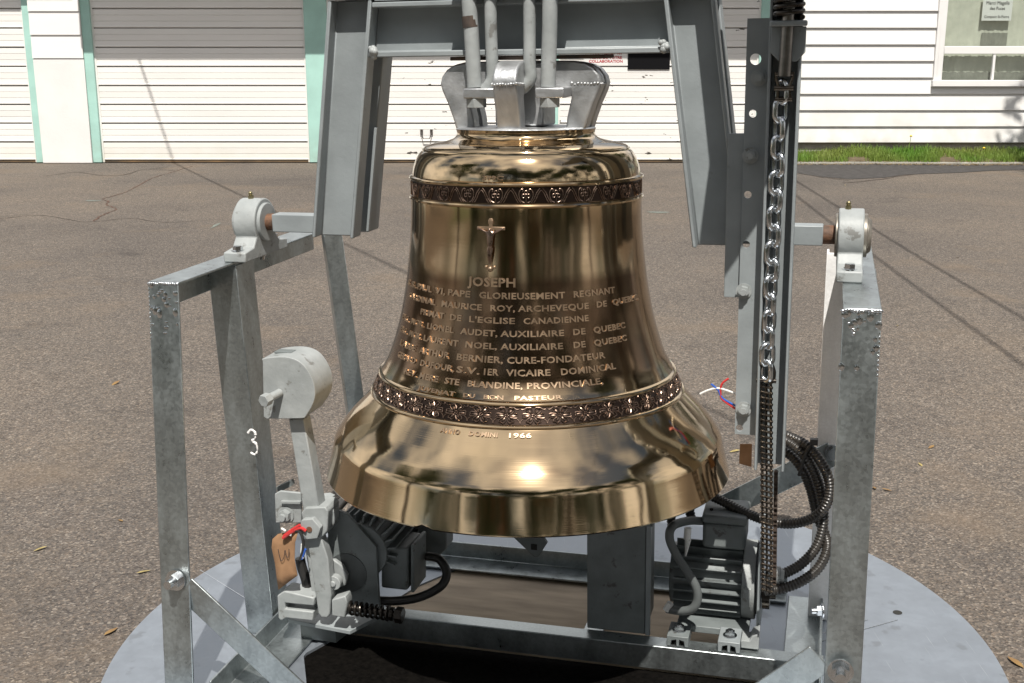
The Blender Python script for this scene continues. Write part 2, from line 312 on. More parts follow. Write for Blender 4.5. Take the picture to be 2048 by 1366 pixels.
# ------------------------------------------------------------------ mesh builder
class MB:
    def __init__(s): s.v = []; s.f = []
    def add(s, vs, fs):
        n = len(s.v); s.v += [Vector(q) for q in vs]; s.f += [tuple(i + n for i in f) for f in fs]; return s
    def box(s, a, b):
        (x0, y0, z0), (x1, y1, z1) = a, b
        vs = [(x0, y0, z0), (x1, y0, z0), (x1, y1, z0), (x0, y1, z0), (x0, y0, z1), (x1, y0, z1), (x1, y1, z1), (x0, y1, z1)]
        return s.add(vs, [(0, 3, 2, 1), (4, 5, 6, 7), (0, 1, 5, 4), (1, 2, 6, 5), (2, 3, 7, 6), (3, 0, 4, 7)])
    def prism(s, poly, ext):          # polygon of 3-D points swept by the vector ext
        ext = Vector(ext); p = [Vector(q) for q in poly]; n = len(p)
        nrm = sum(((p[i] - p[0]).cross(p[(i + 1) % n] - p[0]) for i in range(1, n - 1)), Vector())
        if nrm.dot(ext) > 0: p = p[::-1]
        return s.add(p + [q + ext for q in p], [tuple(range(n))] + [tuple(range(2 * n - 1, n - 1, -1))] + [(i, i + n, (i + 1) % n + n, (i + 1) % n) for i in range(n)])
    def loft(s, sec0, sec1):          # two sections with the same number of points
        n = len(sec0)
        return s.add(list(sec0) + list(sec1), [tuple(range(n))[::-1], tuple(range(n, 2 * n))] + [(i, (i + 1) % n, (i + 1) % n + n, i + n) for i in range(n)])
    def frame(s, d):
        d = d.normalized(); a = Vector((0, 0, 1)) if abs(d.z) < .9 else Vector((1, 0, 0))
        x = a.cross(d).normalized(); return x, d.cross(x)
    def cyl(s, p, q, r, n=20, r2=None, rot=0.):
        p, q = Vector(p), Vector(q); x, y = s.frame(q - p); r2 = r if r2 is None else r2
        A = [rot + 2 * math.pi * i / n for i in range(n)]
        return s.loft([p + (x * math.cos(a) + y * math.sin(a)) * r for a in A], [q + (x * math.cos(a) + y * math.sin(a)) * r2 for a in A])
    def tube(s, pts, r, n=10, closed=False, rad=None):
        pts = [Vector(q) for q in pts]; m = len(pts); rings = []; x = None
        for i, q in enumerate(pts):
            d = (pts[(i + 1) % m] - pts[i - 1]) if closed else (pts[min(i + 1, m - 1)] - pts[max(i - 1, 0)])
            d.normalize()
            if x is None: x, y = s.frame(d)
            else:
                x = (x - d * x.dot(d)).normalized(); y = d.cross(x)
            rr = rad[i] if rad else r
            rings.append([q + (x * math.cos(2 * math.pi * k / n) + y * math.sin(2 * math.pi * k / n)) * rr for k in range(n)])
        vs = [q for g in rings for q in g]; fs = []
        for i in range(m if closed else m - 1):
            j = (i + 1) % m
            fs += [(i * n + k, i * n + (k + 1) % n, j * n + (k + 1) % n, j * n + k) for k in range(n)]
        if not closed: fs += [tuple(range(n))[::-1], tuple(range((m - 1) * n, m * n))]
        return s.add(vs, fs)
    def ball(s, c, r, n=12, m=8, sq=(1, 1, 1)):
        c = Vector(c); vs = [c + Vector((0, 0, r * sq[2]))]
        for i in range(1, m):
            t = math.pi * i / m
            vs += [c + Vector((r * sq[0] * math.sin(t) * math.cos(2 * math.pi * k / n), r * sq[1] * math.sin(t) * math.sin(2 * math.pi * k / n), r * sq[2] * math.cos(t))) for k in range(n)]
        vs.append(c - Vector((0, 0, r * sq[2]))); L = len(vs) - 1
        fs = [(0, 1 + k, 1 + (k + 1) % n) for k in range(n)]
        for i in range(m - 2):
            a = 1 + i * n; b = a + n
            fs += [(a + k, b + k, b + (k + 1) % n, a + (k + 1) % n) for k in range(n)]
        a = 1 + (m - 2) * n; fs += [(L, a + (k + 1) % n, a + k) for k in range(n)]
        return s.add(vs, fs)
    def mesh(s, name, m, off=None, smooth=40):
        o = Vector(off) if off is not None else Vector()
        me = bpy.data.meshes.new(name); me.from_pydata([tuple(q - o) for q in s.v], [], s.f); me.update()
        for mm in (m if isinstance(m, (list, tuple)) else [m]): me.materials.append(mm)
        if smooth:
            me.polygons.foreach_set('use_smooth', [True] * len(me.polygons)); me.set_sharp_from_angle(angle=R(smooth))
        return me
    def build(s, name, m, parent=None, bev=0., seg=2, smooth=40):
        off = parent.get('_o') if parent is not None else None
        me = s.mesh(name, m, off, smooth)
        o = bpy.data.objects.new(name, me); col.objects.link(o)
        if parent is not None:
            o.parent = parent
            if off is not None: o['_o'] = off
        if bev:
            b = o.modifiers.new('bevel', 'BEVEL'); b.width = bev; b.segments = seg; b.limit_method = 'ANGLE'; b.angle_limit = R(40)
        return o
def tag(o, label=None, cat=None, group=None, kind=None):
    if label: o['label'] = label
    if cat: o['category'] = cat
    if group: o['group'] = group
    if kind: o['kind'] = kind
    return o
def sthing(name, label, cat, base, group=None):     # thing in the stand's coordinates
    o = bpy.data.objects.new(name, None); col.objects.link(o); o.empty_display_size = .05
    o.matrix_world = SM @ Matrix.Translation(Vector(base)); o['_o'] = tuple(base)
    return tag(o, label, cat, group)
def wthing(name, label, cat, base=(0, 0, 0), group=None):
    o = bpy.data.objects.new(name, None); col.objects.link(o); o.location = base; o['_o'] = tuple(base); o.empty_display_size = .1
    return tag(o, label, cat, group)
def inst(name, me, parent, mtx):                    # another object on shared mesh data; mtx in the parent's coordinates
    o = bpy.data.objects.new(name, me); col.objects.link(o); o.parent = parent; o.matrix_local = mtx; return o
def place(parent, name, me, p, zaxis=(0, 0, 1), scale=1., spin=0.):
    off = Vector(parent.get('_o', (0, 0, 0)))
    q = Vector(zaxis).to_track_quat('Z', 'Y')
    return inst(name, me, parent, Matrix.Translation(Vector(p) - off) @ q.to_matrix().to_4x4() @ Matrix.Rotation(spin, 4, 'Z') @ Matrix.Scale(scale, 4))
def hexbolt(name, m, r=.011, h=.008, washer=True, stub=.0):
    b = MB()
    if washer: b.cyl((0, 0, 0), (0, 0, .0025), r * 1.35, 24)
    z = .0025 if washer else 0
    b.cyl((0, 0, z), (0, 0, z + h), r, 6)
    b.cyl((0, 0, z + h), (0, 0, z + h + .0012), r * .8, 20)
    if stub: b.cyl((0, 0, z + h), (0, 0, z + h + stub), r * .55, 14)
    return b.mesh(name, m)
def catmull(P, k=8, closed=False):
    out = []; n = len(P)
    for i in range(n if closed else n - 1):
        p0 = P[(i - 1) % n] if (closed or i > 0) else P[0]; p1 = P[i]; p2 = P[(i + 1) % n]; p3 = P[(i + 2) % n] if (closed or i < n - 2) else P[-1]
        for j in range(k):
            t = j / k
            out.append(tuple(.5 * (2 * b + (c - a) * t + (2 * a - 5 * b + 4 * c - d) * t * t + (3 * b - a - 3 * c + d) * t ** 3) for a, b, c, d in zip(p0, p1, p2, p3)))
    if not closed: out.append(tuple(P[-1]))
    return out
def angle_bar(b, p, q, d1, d2, w1, w2, t):
    """L-section from p to q: legs along d1 (w1 wide) and d2 (w2 wide) from the heel line p-q."""
    d1, d2 = Vector(d1), Vector(d2)
    sec = [Vector(), d1 * w1, d1 * w1 + d2 * t, d1 * t + d2 * t, d1 * t + d2 * w2, d2 * w2]
    return b.loft([Vector(p) + s for s in sec], [Vector(q) + s for s in sec])
def fixn(o):
    bm = bmesh.new(); bm.from_mesh(o.data); bmesh.ops.recalc_face_normals(bm, faces=bm.faces); bm.to_mesh(o.data); bm.free(); return o

# ================================================================== THE SETTING
def gz(x, y):
    u = (x - S0.x) * U0.x + (y - S0.y) * U0.y
    u = max(-2.2, min(2.2, u)); k = 1 - max(0, min(1, (y - 4.2) / 5)); k = k * k * (3 - 2 * k)
    return math.tan(TILT) * u * k - .0045
def sheet(name, pts, m, z=.004, kind='structure', n=None):
    me = bpy.data.meshes.new(name)
    me.from_pydata([(x, y, gz(x, y) + z) for x, y in pts], [], [tuple(range(len(pts)))] if n is None else n); me.materials.append(m)
    o = bpy.data.objects.new(name, me); col.objects.link(o); tag(o, kind=kind); return o
xs = [-300, -120, -50, -25, -14] + [x * .5 for x in range(-18, 19)] + [14, 25, 50, 120, 300]
ys = [-300, -120, -50, -25, -12, -6, -3] + [y * .5 for y in range(-4, 36)] + [22, 30, 50, 120, 300]
me = bpy.data.meshes.new('asphalt_ground')
me.from_pydata([(x, y, gz(x, y)) for y in ys for x in xs], [], [(j * len(xs) + i, j * len(xs) + i + 1, (j + 1) * len(xs) + i + 1, (j + 1) * len(xs) + i) for j in range(len(ys) - 1) for i in range(len(xs) - 1)])
me.polygons.foreach_set('use_smooth', [True] * len(me.polygons)); me.materials.append(M['asphalt'])
g = bpy.data.objects.new('asphalt_ground', me); col.objects.link(g); tag(g, kind='structure')
M['lawn'] = mat('lawn', (.035, .065, .015), .8, 0, c2=(.05, .05, .02), vscale=3., bump=.5, bscale=80)
sheet('lawn', [(-40, -1.9), (-3.5, -1.5), (3, -1.6), (40, -2.2), (40, -14), (-40, -14)], M['lawn'], .006)
def gp(px, py):      # ground point under a pixel
    d = ray(px, py); t = -CAMZ / d.z; return d.x * t, d.y * t
# darker asphalt along the kerb
sheet('asphalt_patch', [gp(*q) for q in [(1500, 322), (1590, 345), (1640, 353), (1700, 358), (1770, 355), (1810, 349), (1860, 347), (1920, 345), (1985, 341), (2060, 339), (2300, 334), (2300, 312), (2048, 313), (1850, 318), (1700, 323)]], M['asphalt_dark'])
def crack(name, P, wd, m):
    P = catmull(P, 6); vs = []; fs = []
    for i, (x, y) in enumerate(P):
        d = Vector(P[min(i + 1, len(P) - 1)]) - Vector(P[max(0, i - 1)]); n = Vector((-d.y, d.x)).normalized()
        r = wd * random.uniform(.5, 1.3); j = Vector((random.uniform(-1, 1), random.uniform(-1, 1))) * wd * 1.6
        for s in (-1, 1): q = Vector((x, y)) + j + n * r * s; vs.append((q.x, q.y, gz(q.x, q.y) + .003))
    for i in range(len(P) - 1): fs.append((2 * i, 2 * i + 1, 2 * i + 3, 2 * i + 2))
    me = bpy.data.meshes.new(name); me.from_pydata(vs, [], fs); me.materials.append(m)
    o = bpy.data.objects.new(name, me); col.objects.link(o); tag(o, kind='structure')
crack('pavement_crack', [gp(*q) for q in [(385, 332), (340, 345), (300, 358), (255, 382), (205, 397)]], .006, M['crack_brown'])
crack('pavement_crack', [gp(*q) for q in [(205, 397), (216, 403), (214, 410), (234, 416), (222, 423), (200, 432), (187, 442)]], .008, M['crack_brown'])
crack('pavement_crack', [gp(*q) for q in [(90, 352), (150, 344), (200, 350), (243, 350), (290, 339), (350, 341)]], .007, M['crack'])
crack('pavement_crack', [gp(*q) for q in [(0, 437), (80, 430), (170, 443), (260, 436), (330, 444), (440, 438)]], .006, M['crack'])
for P, wd in [([(1690, 365), (1760, 358), (1830, 348), (1900, 345), (2048, 336)], .016), ([(1600, 346), (1650, 355), (1700, 360)], .012)]:
    crack('pavement_crack', [gp(*q) for q in P], wd, M['crack'])
for (px, py, a, b) in [(185, 401, .09, .03), (432, 450, .02, .10), (1320, 424, .15, .035)]:
    x, y = gp(px, py); sheet('chalk_mark', [(x + a * math.cos(k * .628) * random.uniform(.5, 1.1), y + b * 2 * math.sin(k * .628) * random.uniform(.5, 1.1)) for k in range(10)], M['chalk'], .003)

# ------------------------------------------------------------------ garage building
YG = 15.2
gar = wthing('garage_building', 'white garage block with four white ribbed roller doors between pale teal posts', 'garage', (-2.7, YG, 0))
H2 = 2.45
def door_panel_mesh(x0, x1, m):
    h = .2335; b = MB()
    # ribbed section: two shallow grooves, a proud lower lip that drops a shadow line
    prof = [(0, .004), (-.017, .009), (-.020, .018), (-.014, .030), (-.012, .078), (-.006, .081), (-.006, .084), (-.012, .087), (-.012, .152), (-.006, .155), (-.006, .158), (-.012, .161), (-.010, .222), (0, .2295)]
    vs = [(x, q[0], q[1]) for x in (x0, x1) for q in prof] ; n = len(prof)
    vs += [(x, .03, z) for x in (x0, x1) for z in (.004, .2295)]
    fs = [(i, i + n, i + 1 + n, i + 1) for i in range(n - 1)] + [(2 * n, 2 * n + 1, 2 * n + 3, 2 * n + 2)]
    b.add(vs, fs); return b.mesh('door_panel', m, smooth=20)
for (x0, x1, ch) in [(-8.8, -6.09, False), (-5.245, -2.59, False), (-2.305, .36, True), (.585, 3.10, True)]:
    fr = MB(); fr.box((x0 + .02, YG + .035, .005), (x1 - .02, YG + .06, H2)); fr.box((x0, YG - .02, 0.006), (x0 + .022, YG + .03, H2)); fr.box((x1 - .022, YG - .02, .006), (x1, YG + .03, H2))
    dr = fr.build('garage_door', M['door'], gar)
    pm = door_panel_mesh(x0 + .022, x1 - .022, M['door_chipped'] if ch else M['door'])
    tw = random.uniform(-.0012, .0012)
    for k in range(10):
        inst('door_panel', pm, dr, Matrix.Translation((2.7, random.uniform(-.002, .002), .027 + k * .2345)) @ Matrix.Translation((0, 0, 0)))
    MB().box((x0 + .02, YG - .008, .006), (x1 - .02, YG + .03, .026)).build('bottom_seal', M['wood_trim'], dr)
    if abs(x0 + 2.305) < .01:
        hb = MB(); hb.tube([(-1.15, YG - .02, .385), (-1.15, YG - .055, .37), (-1.13, YG - .06, .305), (-1.05, YG - .06, .305), (-1.03, YG - .055, .37), (-1.03, YG - .02, .385)], .007, 8)
        hb.box((-1.17, YG - .028, .35), (-1.135, YG - .018, .42)); hb.box((-1.045, YG - .028, .35), (-1.01, YG - .018, .42))
        hb.build('handle', M['rod_steel'], dr)
    if abs(x0 - .585) < .01:
        MB().box((1.455, YG - .024, 1.165), (1.985, YG - .016, 1.40)).build('letter_slot', M['black_plate'], dr, .002)
posts = [(-6.09, -5.995, .05), (-5.36, -5.245, .06), (-2.59, -2.305, .05), (.36, .585, .05), (3.10, 3.33, .05)]
for x0, x1, d in posts:
    MB().box((x0, YG - d, 0.004), (x1, YG + .05, H2)).build('door_post', M['teal'], gar, .006)
for x0, x1, s in [(-5.245, -5.225, 1), (-2.325, -2.3, 1), (3.085, 3.1, 0)]:
    MB().box((x0, YG - .006, .005), (x1 + .004, YG + .03, H2)).build('door_gap', M['dark_gap'], gar)
MB().box((-5.995, YG - .085, .0), (-5.36, YG + .05, 1.30)).build('pillar', M['stucco'], gar, .006)
for k in range(4):
    z = 1.304 + k * .283
    b = MB(); b.prism([(-5.995, YG - .080, z + .281), (-5.995, YG - .095, z), (-5.995, YG + .05, z), (-5.995, YG + .05, z + .281)], (.635, 0, 0)); b.build('pillar_board', M['siding'], gar)
MB().box((-9, YG - .02, H2 + .002), (3.34, YG + 5, 3.1)).build('wall', M['stucco'], gar)
MB().box((-9, YG + .07, 0), (3.34, YG + 5, H2)).build('inner_wall', M['dark_room'], gar)
MB().box((-5.36, YG - .95, 2.9), (3.40, YG - .025, 3.02)).build('canopy', M['white_paint'], gar, .01)
MB().box((-9.2, YG - .45, 2.62), (-5.42, YG - .025, 2.72)).build('canopy', M['white_paint'], gar, .01)
MB().box((-9.2, YG - .5, 3.105), (3.45, YG + 5.2, 3.3)).build('roof', M['roof'], gar)

# notice on the third door
def text_mesh(body, size, ext=.0005, spacing=1.0, bold=0.):
    cu = bpy.data.curves.new('lettering', 'FONT'); cu.body = body; cu.size = size; cu.extrude = ext; cu.space_character = spacing; cu.align_x = 'CENTER'; cu.resolution_u = 2
    cu.offset = bold
    o = bpy.data.objects.new('lettering', cu); col.objects.link(o)
    dg = bpy.context.evaluated_depsgraph_get(); me = bpy.data.meshes.new_from_object(o.evaluated_get(dg))
    bpy.data.objects.remove(o); bpy.data.curves.remove(cu); return me
nz_ = wthing('notice_sign', 'white paper notice with red capitals taped to the chipped garage door', 'notice', (1.2, YG - .016, 1.24))
MB().box((.90, YG - .019, 1.225), (1.45, YG - .0165, 1.62)).build('sheet', M['paper'], nz_)
for body, z, s in [('PROVISIONS.', 1.352, .062), ('MERCI DE VOTRE', 1.296, .046), ('COLLABORATION', 1.250, .046)]:
    me = text_mesh(body, s, .0006, 1.0, .0015); me.materials.append(M['red_print'])
    inst('lettering', me, nz_, Matrix.Translation((-.02, -.0045, z - 1.24)) @ Matrix.Rotation(R(90), 4, 'X') @ Matrix.Diagonal((1.12, 1, 1, 1)))

# ------------------------------------------------------------------ house with lap siding on the right
YS = 15.6
hou = wthing('siding_house', 'white clapboard house wall with a wide window behind a grass strip', 'house', (6.2, YS, 0))
XS0, XS1 = 3.345, 10.5
def zpix(py, y): d = ray(1024, py); return CAMZ + d.z * y / d.y
zb = zpix(284, YS); hb_ = .2075
wx0, wx1, wz0, wz1 = 5.44, 8.2, .942, 2.5
bm_ = {}
for k in range(14):
    z = zb + k * hb_
    segs = [(XS0, XS1)] if (z + hb_ < wz0 - .02 or z > wz1) else [(XS0, wx0 - .002), (wx1 + .002, XS1)]
    if z < wz0 and z + hb_ > wz0 and False: pass
    for a, b_ in segs:
        if (a, b_) not in bm_:
            m = MB(); m.prism([(a, -.004, hb_ + .004), (a, -.030, .004), (a, -.030, -.002), (a, -.026, -.006), (a, .02, -.006), (a, .02, hb_ + .004)], (b_ - a, 0, 0))
            bm_[(a, b_)] = m.mesh('siding_board', M['siding'], smooth=0)
        inst('siding_board', bm_[(a, b_)], hou, Matrix.Translation((-6.2, 0, z)))
    if z < wz0 and z + hb_ >= wz0 - .02:   # the short board under the sill
        m = MB(); hh = wz0 - .004 - z; m.prism([(wx0, -.004 - .0015, hh), (wx0, -.030, .004), (wx0, -.026, -.006), (wx0, .02, -.006), (wx0, .02, hh)], (wx1 - wx0, 0, 0))
        inst('siding_board', m.mesh('siding_board', M['siding'], smooth=0), hou, Matrix.Translation((-6.2, 0, z)))
MB().box((XS0, YS + .024, zb), (wx0, YS + 4, 3.2)).build('wall', M['white_paint'], hou)
MB().box((wx1, YS + .024, zb), (XS1, YS + 4, 3.2)).build('wall', M['white_paint'], hou)
MB().box((wx0, YS + .024, zb), (wx1, YS + 4, wz0)).build('wall', M['white_paint'], hou)
MB().box((wx0, YS + .024, wz1), (wx1, YS + 4, 3.2)).build('wall', M['white_paint'], hou)
MB().box((XS0 + .05, YS + .03, -.05), (XS1, YS + 4, zb - .008)).build('foundation', M['concrete'], hou)
MB().box((XS0 - .2, YS - .4, 3.205), (XS1 + .3, YS + 4.4, 3.4)).build('roof', M['roof'], hou)
win = MB()
win.box((wx0, YS - .055, wz0 + .082), (wx0 + .045, YS + .02, wz1)); win.box((wx0 + .047, YS - .042, wz0 + .082), (wx0 + .115, YS + .02, wz1)); win.box((wx1 - .11, YS - .045, wz0 + .082), (wx1, YS + .02, wz1))
win.box((wx0 + .117, YS - .040, 1.352), (wx1 - .112, YS + .02, 1.448))
win.box((6.20, YS - .032, wz0 + .084), (6.232, YS + .02, 1.350)); win.box((7.1, YS - .032, wz0 + .084), (7.132, YS + .02, 1.350))
wf = win.build('window', M['white_paint'], hou, .004)
MB().box((wx0 - .01, YS - .085, wz0), (wx1 + .01, YS + .02, wz0 + .08)).build('sill', M['white_paint'], wf, .006)
for a, b_, z0, z1 in [(wx0 + .11, wx1 - .105, 1.44, wz1), (wx0 + .11, 6.205, wz0 + .07, 1.36), (6.225, 7.105, wz0 + .07, 1.36), (7.125, wx1 - .105, wz0 + .07, 1.36)]:
    MB().box((a, YS - .004, z0), (b_, YS + .001, z1)).build('pane', M['glass'], wf)
# curtain: hanging pleats with a scalloped darker lower part
cur = wthing('window_curtain', 'pale pleated curtain hanging behind the window glass', 'curtain', (6.4, YS + .10, 1.0))
cb = MB(); n = 150
prof = [(wx0 + .05 + (wx1 - wx0 - .1) * i / n, YS + .09 + .0035 * math.sin(i * 1.9) + .003 * math.sin(i * .7)) for i in range(n + 1)]
cb.add([(x, y, z) for z in (1.0, wz1) for x, y in prof] , [(i, i + 1, i + n + 2, i + n + 1) for i in range(n)]); cb.build('drape', M['curtain'], cur)
c2 = MB(); zt = [1.115 + .012 * abs(math.sin(i * .55)) for i in range(n + 1)]
c2.add([(x, y - .012, 1.0) for x, y in prof] + [(x, y - .012, zt[i]) for i, (x, y) in enumerate(prof)], [(i, i + 1, i + n + 2, i + n + 1) for i in range(n)]); c2.build('valance', M['curtain_low'], cur)
c3 = MB(); i0, i1 = 32, 52
c3.add([(x, y - .014, 1.45) for x, y in prof[i0:i1]] + [(x, y - .014, 1.61 + .008 * abs(math.sin(j * .9))) for j, (x, y) in enumerate(prof[i0:i1])], [(i, i + 1, i + 1 + i1 - i0, i + i1 - i0) for i in range(i1 - i0 - 1)]); c3.build('valance', M['curtain_low'], cur)
note = wthing('window_note', 'small handwritten note stuck inside the window pane', 'note', (6.2, YS + .02, 1.77))
MB().box((6.02, YS + .020, 1.765), (6.40, YS + .022, 2.12)).build('sheet', M['paper'], note)
for body, z, s in [('Merci Magella', 1.965, .06), ('des Puces', 1.90, .055), ('Comptoir St-Pierre', 1.80, .045)]:
    me = text_mesh(body, s, .0004, 1.0, 0); me.materials.append(M['ink'])
    inst('lettering', me, note, Matrix.Translation((.01, -.003, z - 1.77)) @ Matrix.Rotation(R(90), 4, 'X') @ Matrix.Shear('XZ', 4, (0, 0)) @ Matrix.Diagonal((.9, 1, 1, 1)))

# ------------------------------------------------------------------ kerb, verge and grass
def verge_y(x): return 15.02 - .05 * (x - 3.4) / 4 + .02 * math.sin(x * 3)
kb = MB(); n = 40; P = [(3.36 + 7.2 * i / n) for i in range(n + 1)]
vs = []
for x in P:
    y = verge_y(x)
    vs += [(x, y - .03, -.005), (x, y - .028, .022), (x, y, .028), (x, y + .002, -.005)]
fs = []
for i in range(n):
    a = 4 * i; fs += [(a, a + 4, a + 5, a + 1), (a + 1, a + 5, a + 6, a + 2), (a + 2, a + 6, a + 7, a + 3)]
kb.add(vs, fs); tag(kb.build('kerb', M['concrete'], None), kind='structure')
vg = MB(); vs = []; m_ = 6
for x in P:
    for j in range(m_ + 1):
        t = j / m_; y = verge_y(x) + t * (YS + .03 - verge_y(x)); vs.append((x, y, .03 + .10 * min(1, max(0, (x - 3.4) / .8)) * t ** .8))
fs = [(i * (m_ + 1) + j, (i + 1) * (m_ + 1) + j, (i + 1) * (m_ + 1) + j + 1, i * (m_ + 1) + j + 1) for i in range(n) for j in range(m_)]
vg.add(vs, fs); tag(vg.build('grass_verge', M['soil'], None), kind='structure')
gb = MB(); rg = random.Random(3); vs = []; fs = []
for i in range(15000):
    x = rg.uniform(3.38, 8.2); t = -.03 + rg.random() ** 1.15 * .85; y = verge_y(x) + t * (YS - verge_y(x)); z = .03 + .10 * min(1, max(0, (x - 3.4) / .8)) * max(0, t) ** .8
    if t < .3 and math.sin(x * 4.7) + math.sin(x * 11.3 + 2) + rg.uniform(-.8, .8) > .6: continue
    cl = .5 + .5 * math.sin(x * 2.3 + 1) * math.sin(x * 5.1) ; h = rg.uniform(.035, .105) * (.75 + .55 * cl)
    a = rg.uniform(0, 6.28); le = rg.uniform(.0, .6) * h; wd = .0035
    dx, dy = math.cos(a), math.sin(a); b0 = rg.uniform(0, 6.28); ex, ey = math.cos(b0) * wd, math.sin(b0) * wd
    k = len(vs); vs += [(x - ex, y - ey, z - .005), (x + ex, y + ey, z - .005), (x + dx * le * .4 + ex * .7, y + dy * le * .4 + ey * .7, z + h * .6), (x + dx * le * .4 - ex * .7, y + dy * le * .4 - ey * .7, z + h * .6), (x + dx * le, y + dy * le, z + h)]
    fs += [(k, k + 1, k + 2, k + 3), (k + 3, k + 2, k + 4)]
gb.add(vs, fs); tag(gb.build('grass', M['grass'], None, smooth=0), 'short green grass growing along the white house wall', None, kind='stuff')
M['straw'] = mat('dry grass', (.22, .15, .06), .8, 0, c2=(.13, .09, .04), vscale=6.)
db = MB(); vs = []; fs = []
for i in range(2600):
    x = rg.uniform(3.36, 8.2); y = verge_y(x) + rg.gauss(-.03, .06) - (.09 * max(0, math.sin(x * 1.3 + .4)) if rg.random() < .4 else 0); z = .032 if y > verge_y(x) - .03 else .002
    a = rg.uniform(0, 6.28); L = rg.uniform(.015, .05); k = len(vs); dx, dy = math.cos(a) * L, math.sin(a) * L
    vs += [(x, y, z), (x - dy * .14, y + dx * .14, z + .004), (x + dx, y + dy, z + rg.uniform(0, .02))]; fs.append((k, k + 1, k + 2))
db.add(vs, fs); tag(db.build('dry_grass', M['straw'], None, smooth=0), 'dry grass litter along the kerb', None, kind='stuff')
M['yellow'] = mat('yellow petals', (.7, .48, .03), .6)
for k, (px, py, hh) in enumerate([(1822, 272, .18), (1968, 296, .06)]):
    p = yw(px, py, 15.35)
    d = wthing('dandelion', ['tall yellow dandelion standing above the grass strip', 'low yellow dandelion in the grass under the window'][k], 'flower', (p.x, 15.35, p.z - hh))
    MB().tube([(p.x - .03, 15.35, p.z - hh), (p.x - .005, 15.35, p.z - hh * .4), (p.x, 15.35, p.z)], .003, 6).build('stem', M['grass'], d)
    MB().ball((p.x, 15.35, p.z), .018, 10, 6, (1, 1, .7)).build('flower_head', M['yellow'], d)

# ------------------------------------------------------------------ overhead wires (only their shadows are in view), trees and houses behind the camera
def wire(p1, p2, h, label):
    a, b = Vector((*p1, 0)) + sdir * (h / sdir.z), Vector((*p2, 0)) + sdir * (h / sdir.z); d = (b - a)
    pts = [a - d * 1.5 + d * 5.0 * i / 24 - Vector((0, 0, .25 * math.sin(math.pi * i / 24))) for i in range(25)]
    tag(MB().tube(pts, .012, 8).build('overhead_wire', M['black_rubber'], None), label, 'wire', 'overhead wires')
wire(gp(1621, 380), gp(2048, 645), 4.6, 'overhead wire crossing above the right of the yard')
wire(gp(1605, 402), gp(2048, 745), 4.8, 'second overhead wire crossing above the right of the yard')
wire(gp(368, 331), gp(500, 392), 5.2, 'overhead wire running to the roof above the left garage door')
def tree_meshes(seed, H, RR, m):
    rg = random.Random(seed); t = MB()
    t.tube([(0, 0, -.1), (.03, .02, H * .2), (-.05, .04, H * .42), (.02, -.03, H * .7)], .2, 10, rad=[.24, .19, .14, .05])
    tips = []
    for k in range(11):
        a = k * 2.4 + rg.uniform(-.3, .3); z0 = H * rg.uniform(.25, .6); L = RR * rg.uniform(.6, 1.0); e = (math.cos(a) * L, math.sin(a) * L, z0 + L * rg.uniform(.35, .9))
        t.tube([(0, 0, z0), (e[0] * .5, e[1] * .5, z0 + (e[2] - z0) * .4), e], .05, 7, rad=[.09, .05, .015]); tips.append(e)
    tips += [(rg.uniform(-.4, .4) * RR, rg.uniform(-.4, .4) * RR, H * rg.uniform(.6, .97)) for _ in range(9)]
    vs = []; fs = []
    for c in tips:
        cr = RR * rg.uniform(.28, .5)
        for _ in range(850):
            d = Vector((rg.gauss(0, 1), rg.gauss(0, 1), rg.gauss(0, .8))).normalized() * cr * rg.random() ** .45
            q = Vector(c) + d; s = rg.uniform(.05, .12); x = Vector((rg.gauss(0, 1), rg.gauss(0, 1), rg.gauss(0, .6))).normalized(); y = x.cross(Vector((rg.gauss(0, 1), rg.gauss(0, 1), rg.gauss(0, 1)))).normalized()
            k = len(vs); vs += [q - x * s, q + y * s * .5, q + x * s, q - y * s * .5]; fs.append((k, k + 1, k + 2, k + 3))
    cr_ = MB(); cr_.add(vs, fs)
    return t.mesh('trunk', M['bark']), cr_.mesh('crown', m, smooth=0)
tA = tree_meshes(1, 9.5, 3.0, M['leaf']); tB = tree_meshes(2, 8.0, 2.6, M['leaf2'])
def tree(x, y, tm, rz, s, label):
    o = wthing('broadleaf_tree', label, 'tree', (x, y, 0), 'trees around the yard'); o['_o'] = (0, 0, 0); o.rotation_euler = (0, 0, rz); o.scale = (s, s, s)
    inst('trunk', tm[0], o, Matrix()); inst('crown', tm[1], o, Matrix())
tree(9.7, 11.2, tA, .4, 1.0, 'leafy tree beside the house whose shadow falls on the siding')
tree(9.5, -2.5, tB, 1.2, 1.1, 'broad leafy tree right of the yard')
tree(-9.5, -1.0, tA, 2.2, 1.0, 'broad leafy tree left of the yard')
tree(3.4, -6.3, tA, 3.3, .82, 'tall leafy tree in the hedge row behind the yard, right of the gap')
tree(-3.2, -5.9, tB, .2, .92, 'dark leafy tree in the hedge row behind the yard, left of the gap')
tree(6.8, -5.8, tB, 2.0, .95, 'dark leafy tree at the right end of the hedge row')
tree(-6.6, -6.0, tA, 5.0, .80, 'leafy tree at the left end of the hedge row')
tree(.3, -7.2, tB, 4.0, .90, 'dark leafy tree in the middle of the hedge row')
hd = MB(); rg = random.Random(11); vs = []; fs = []
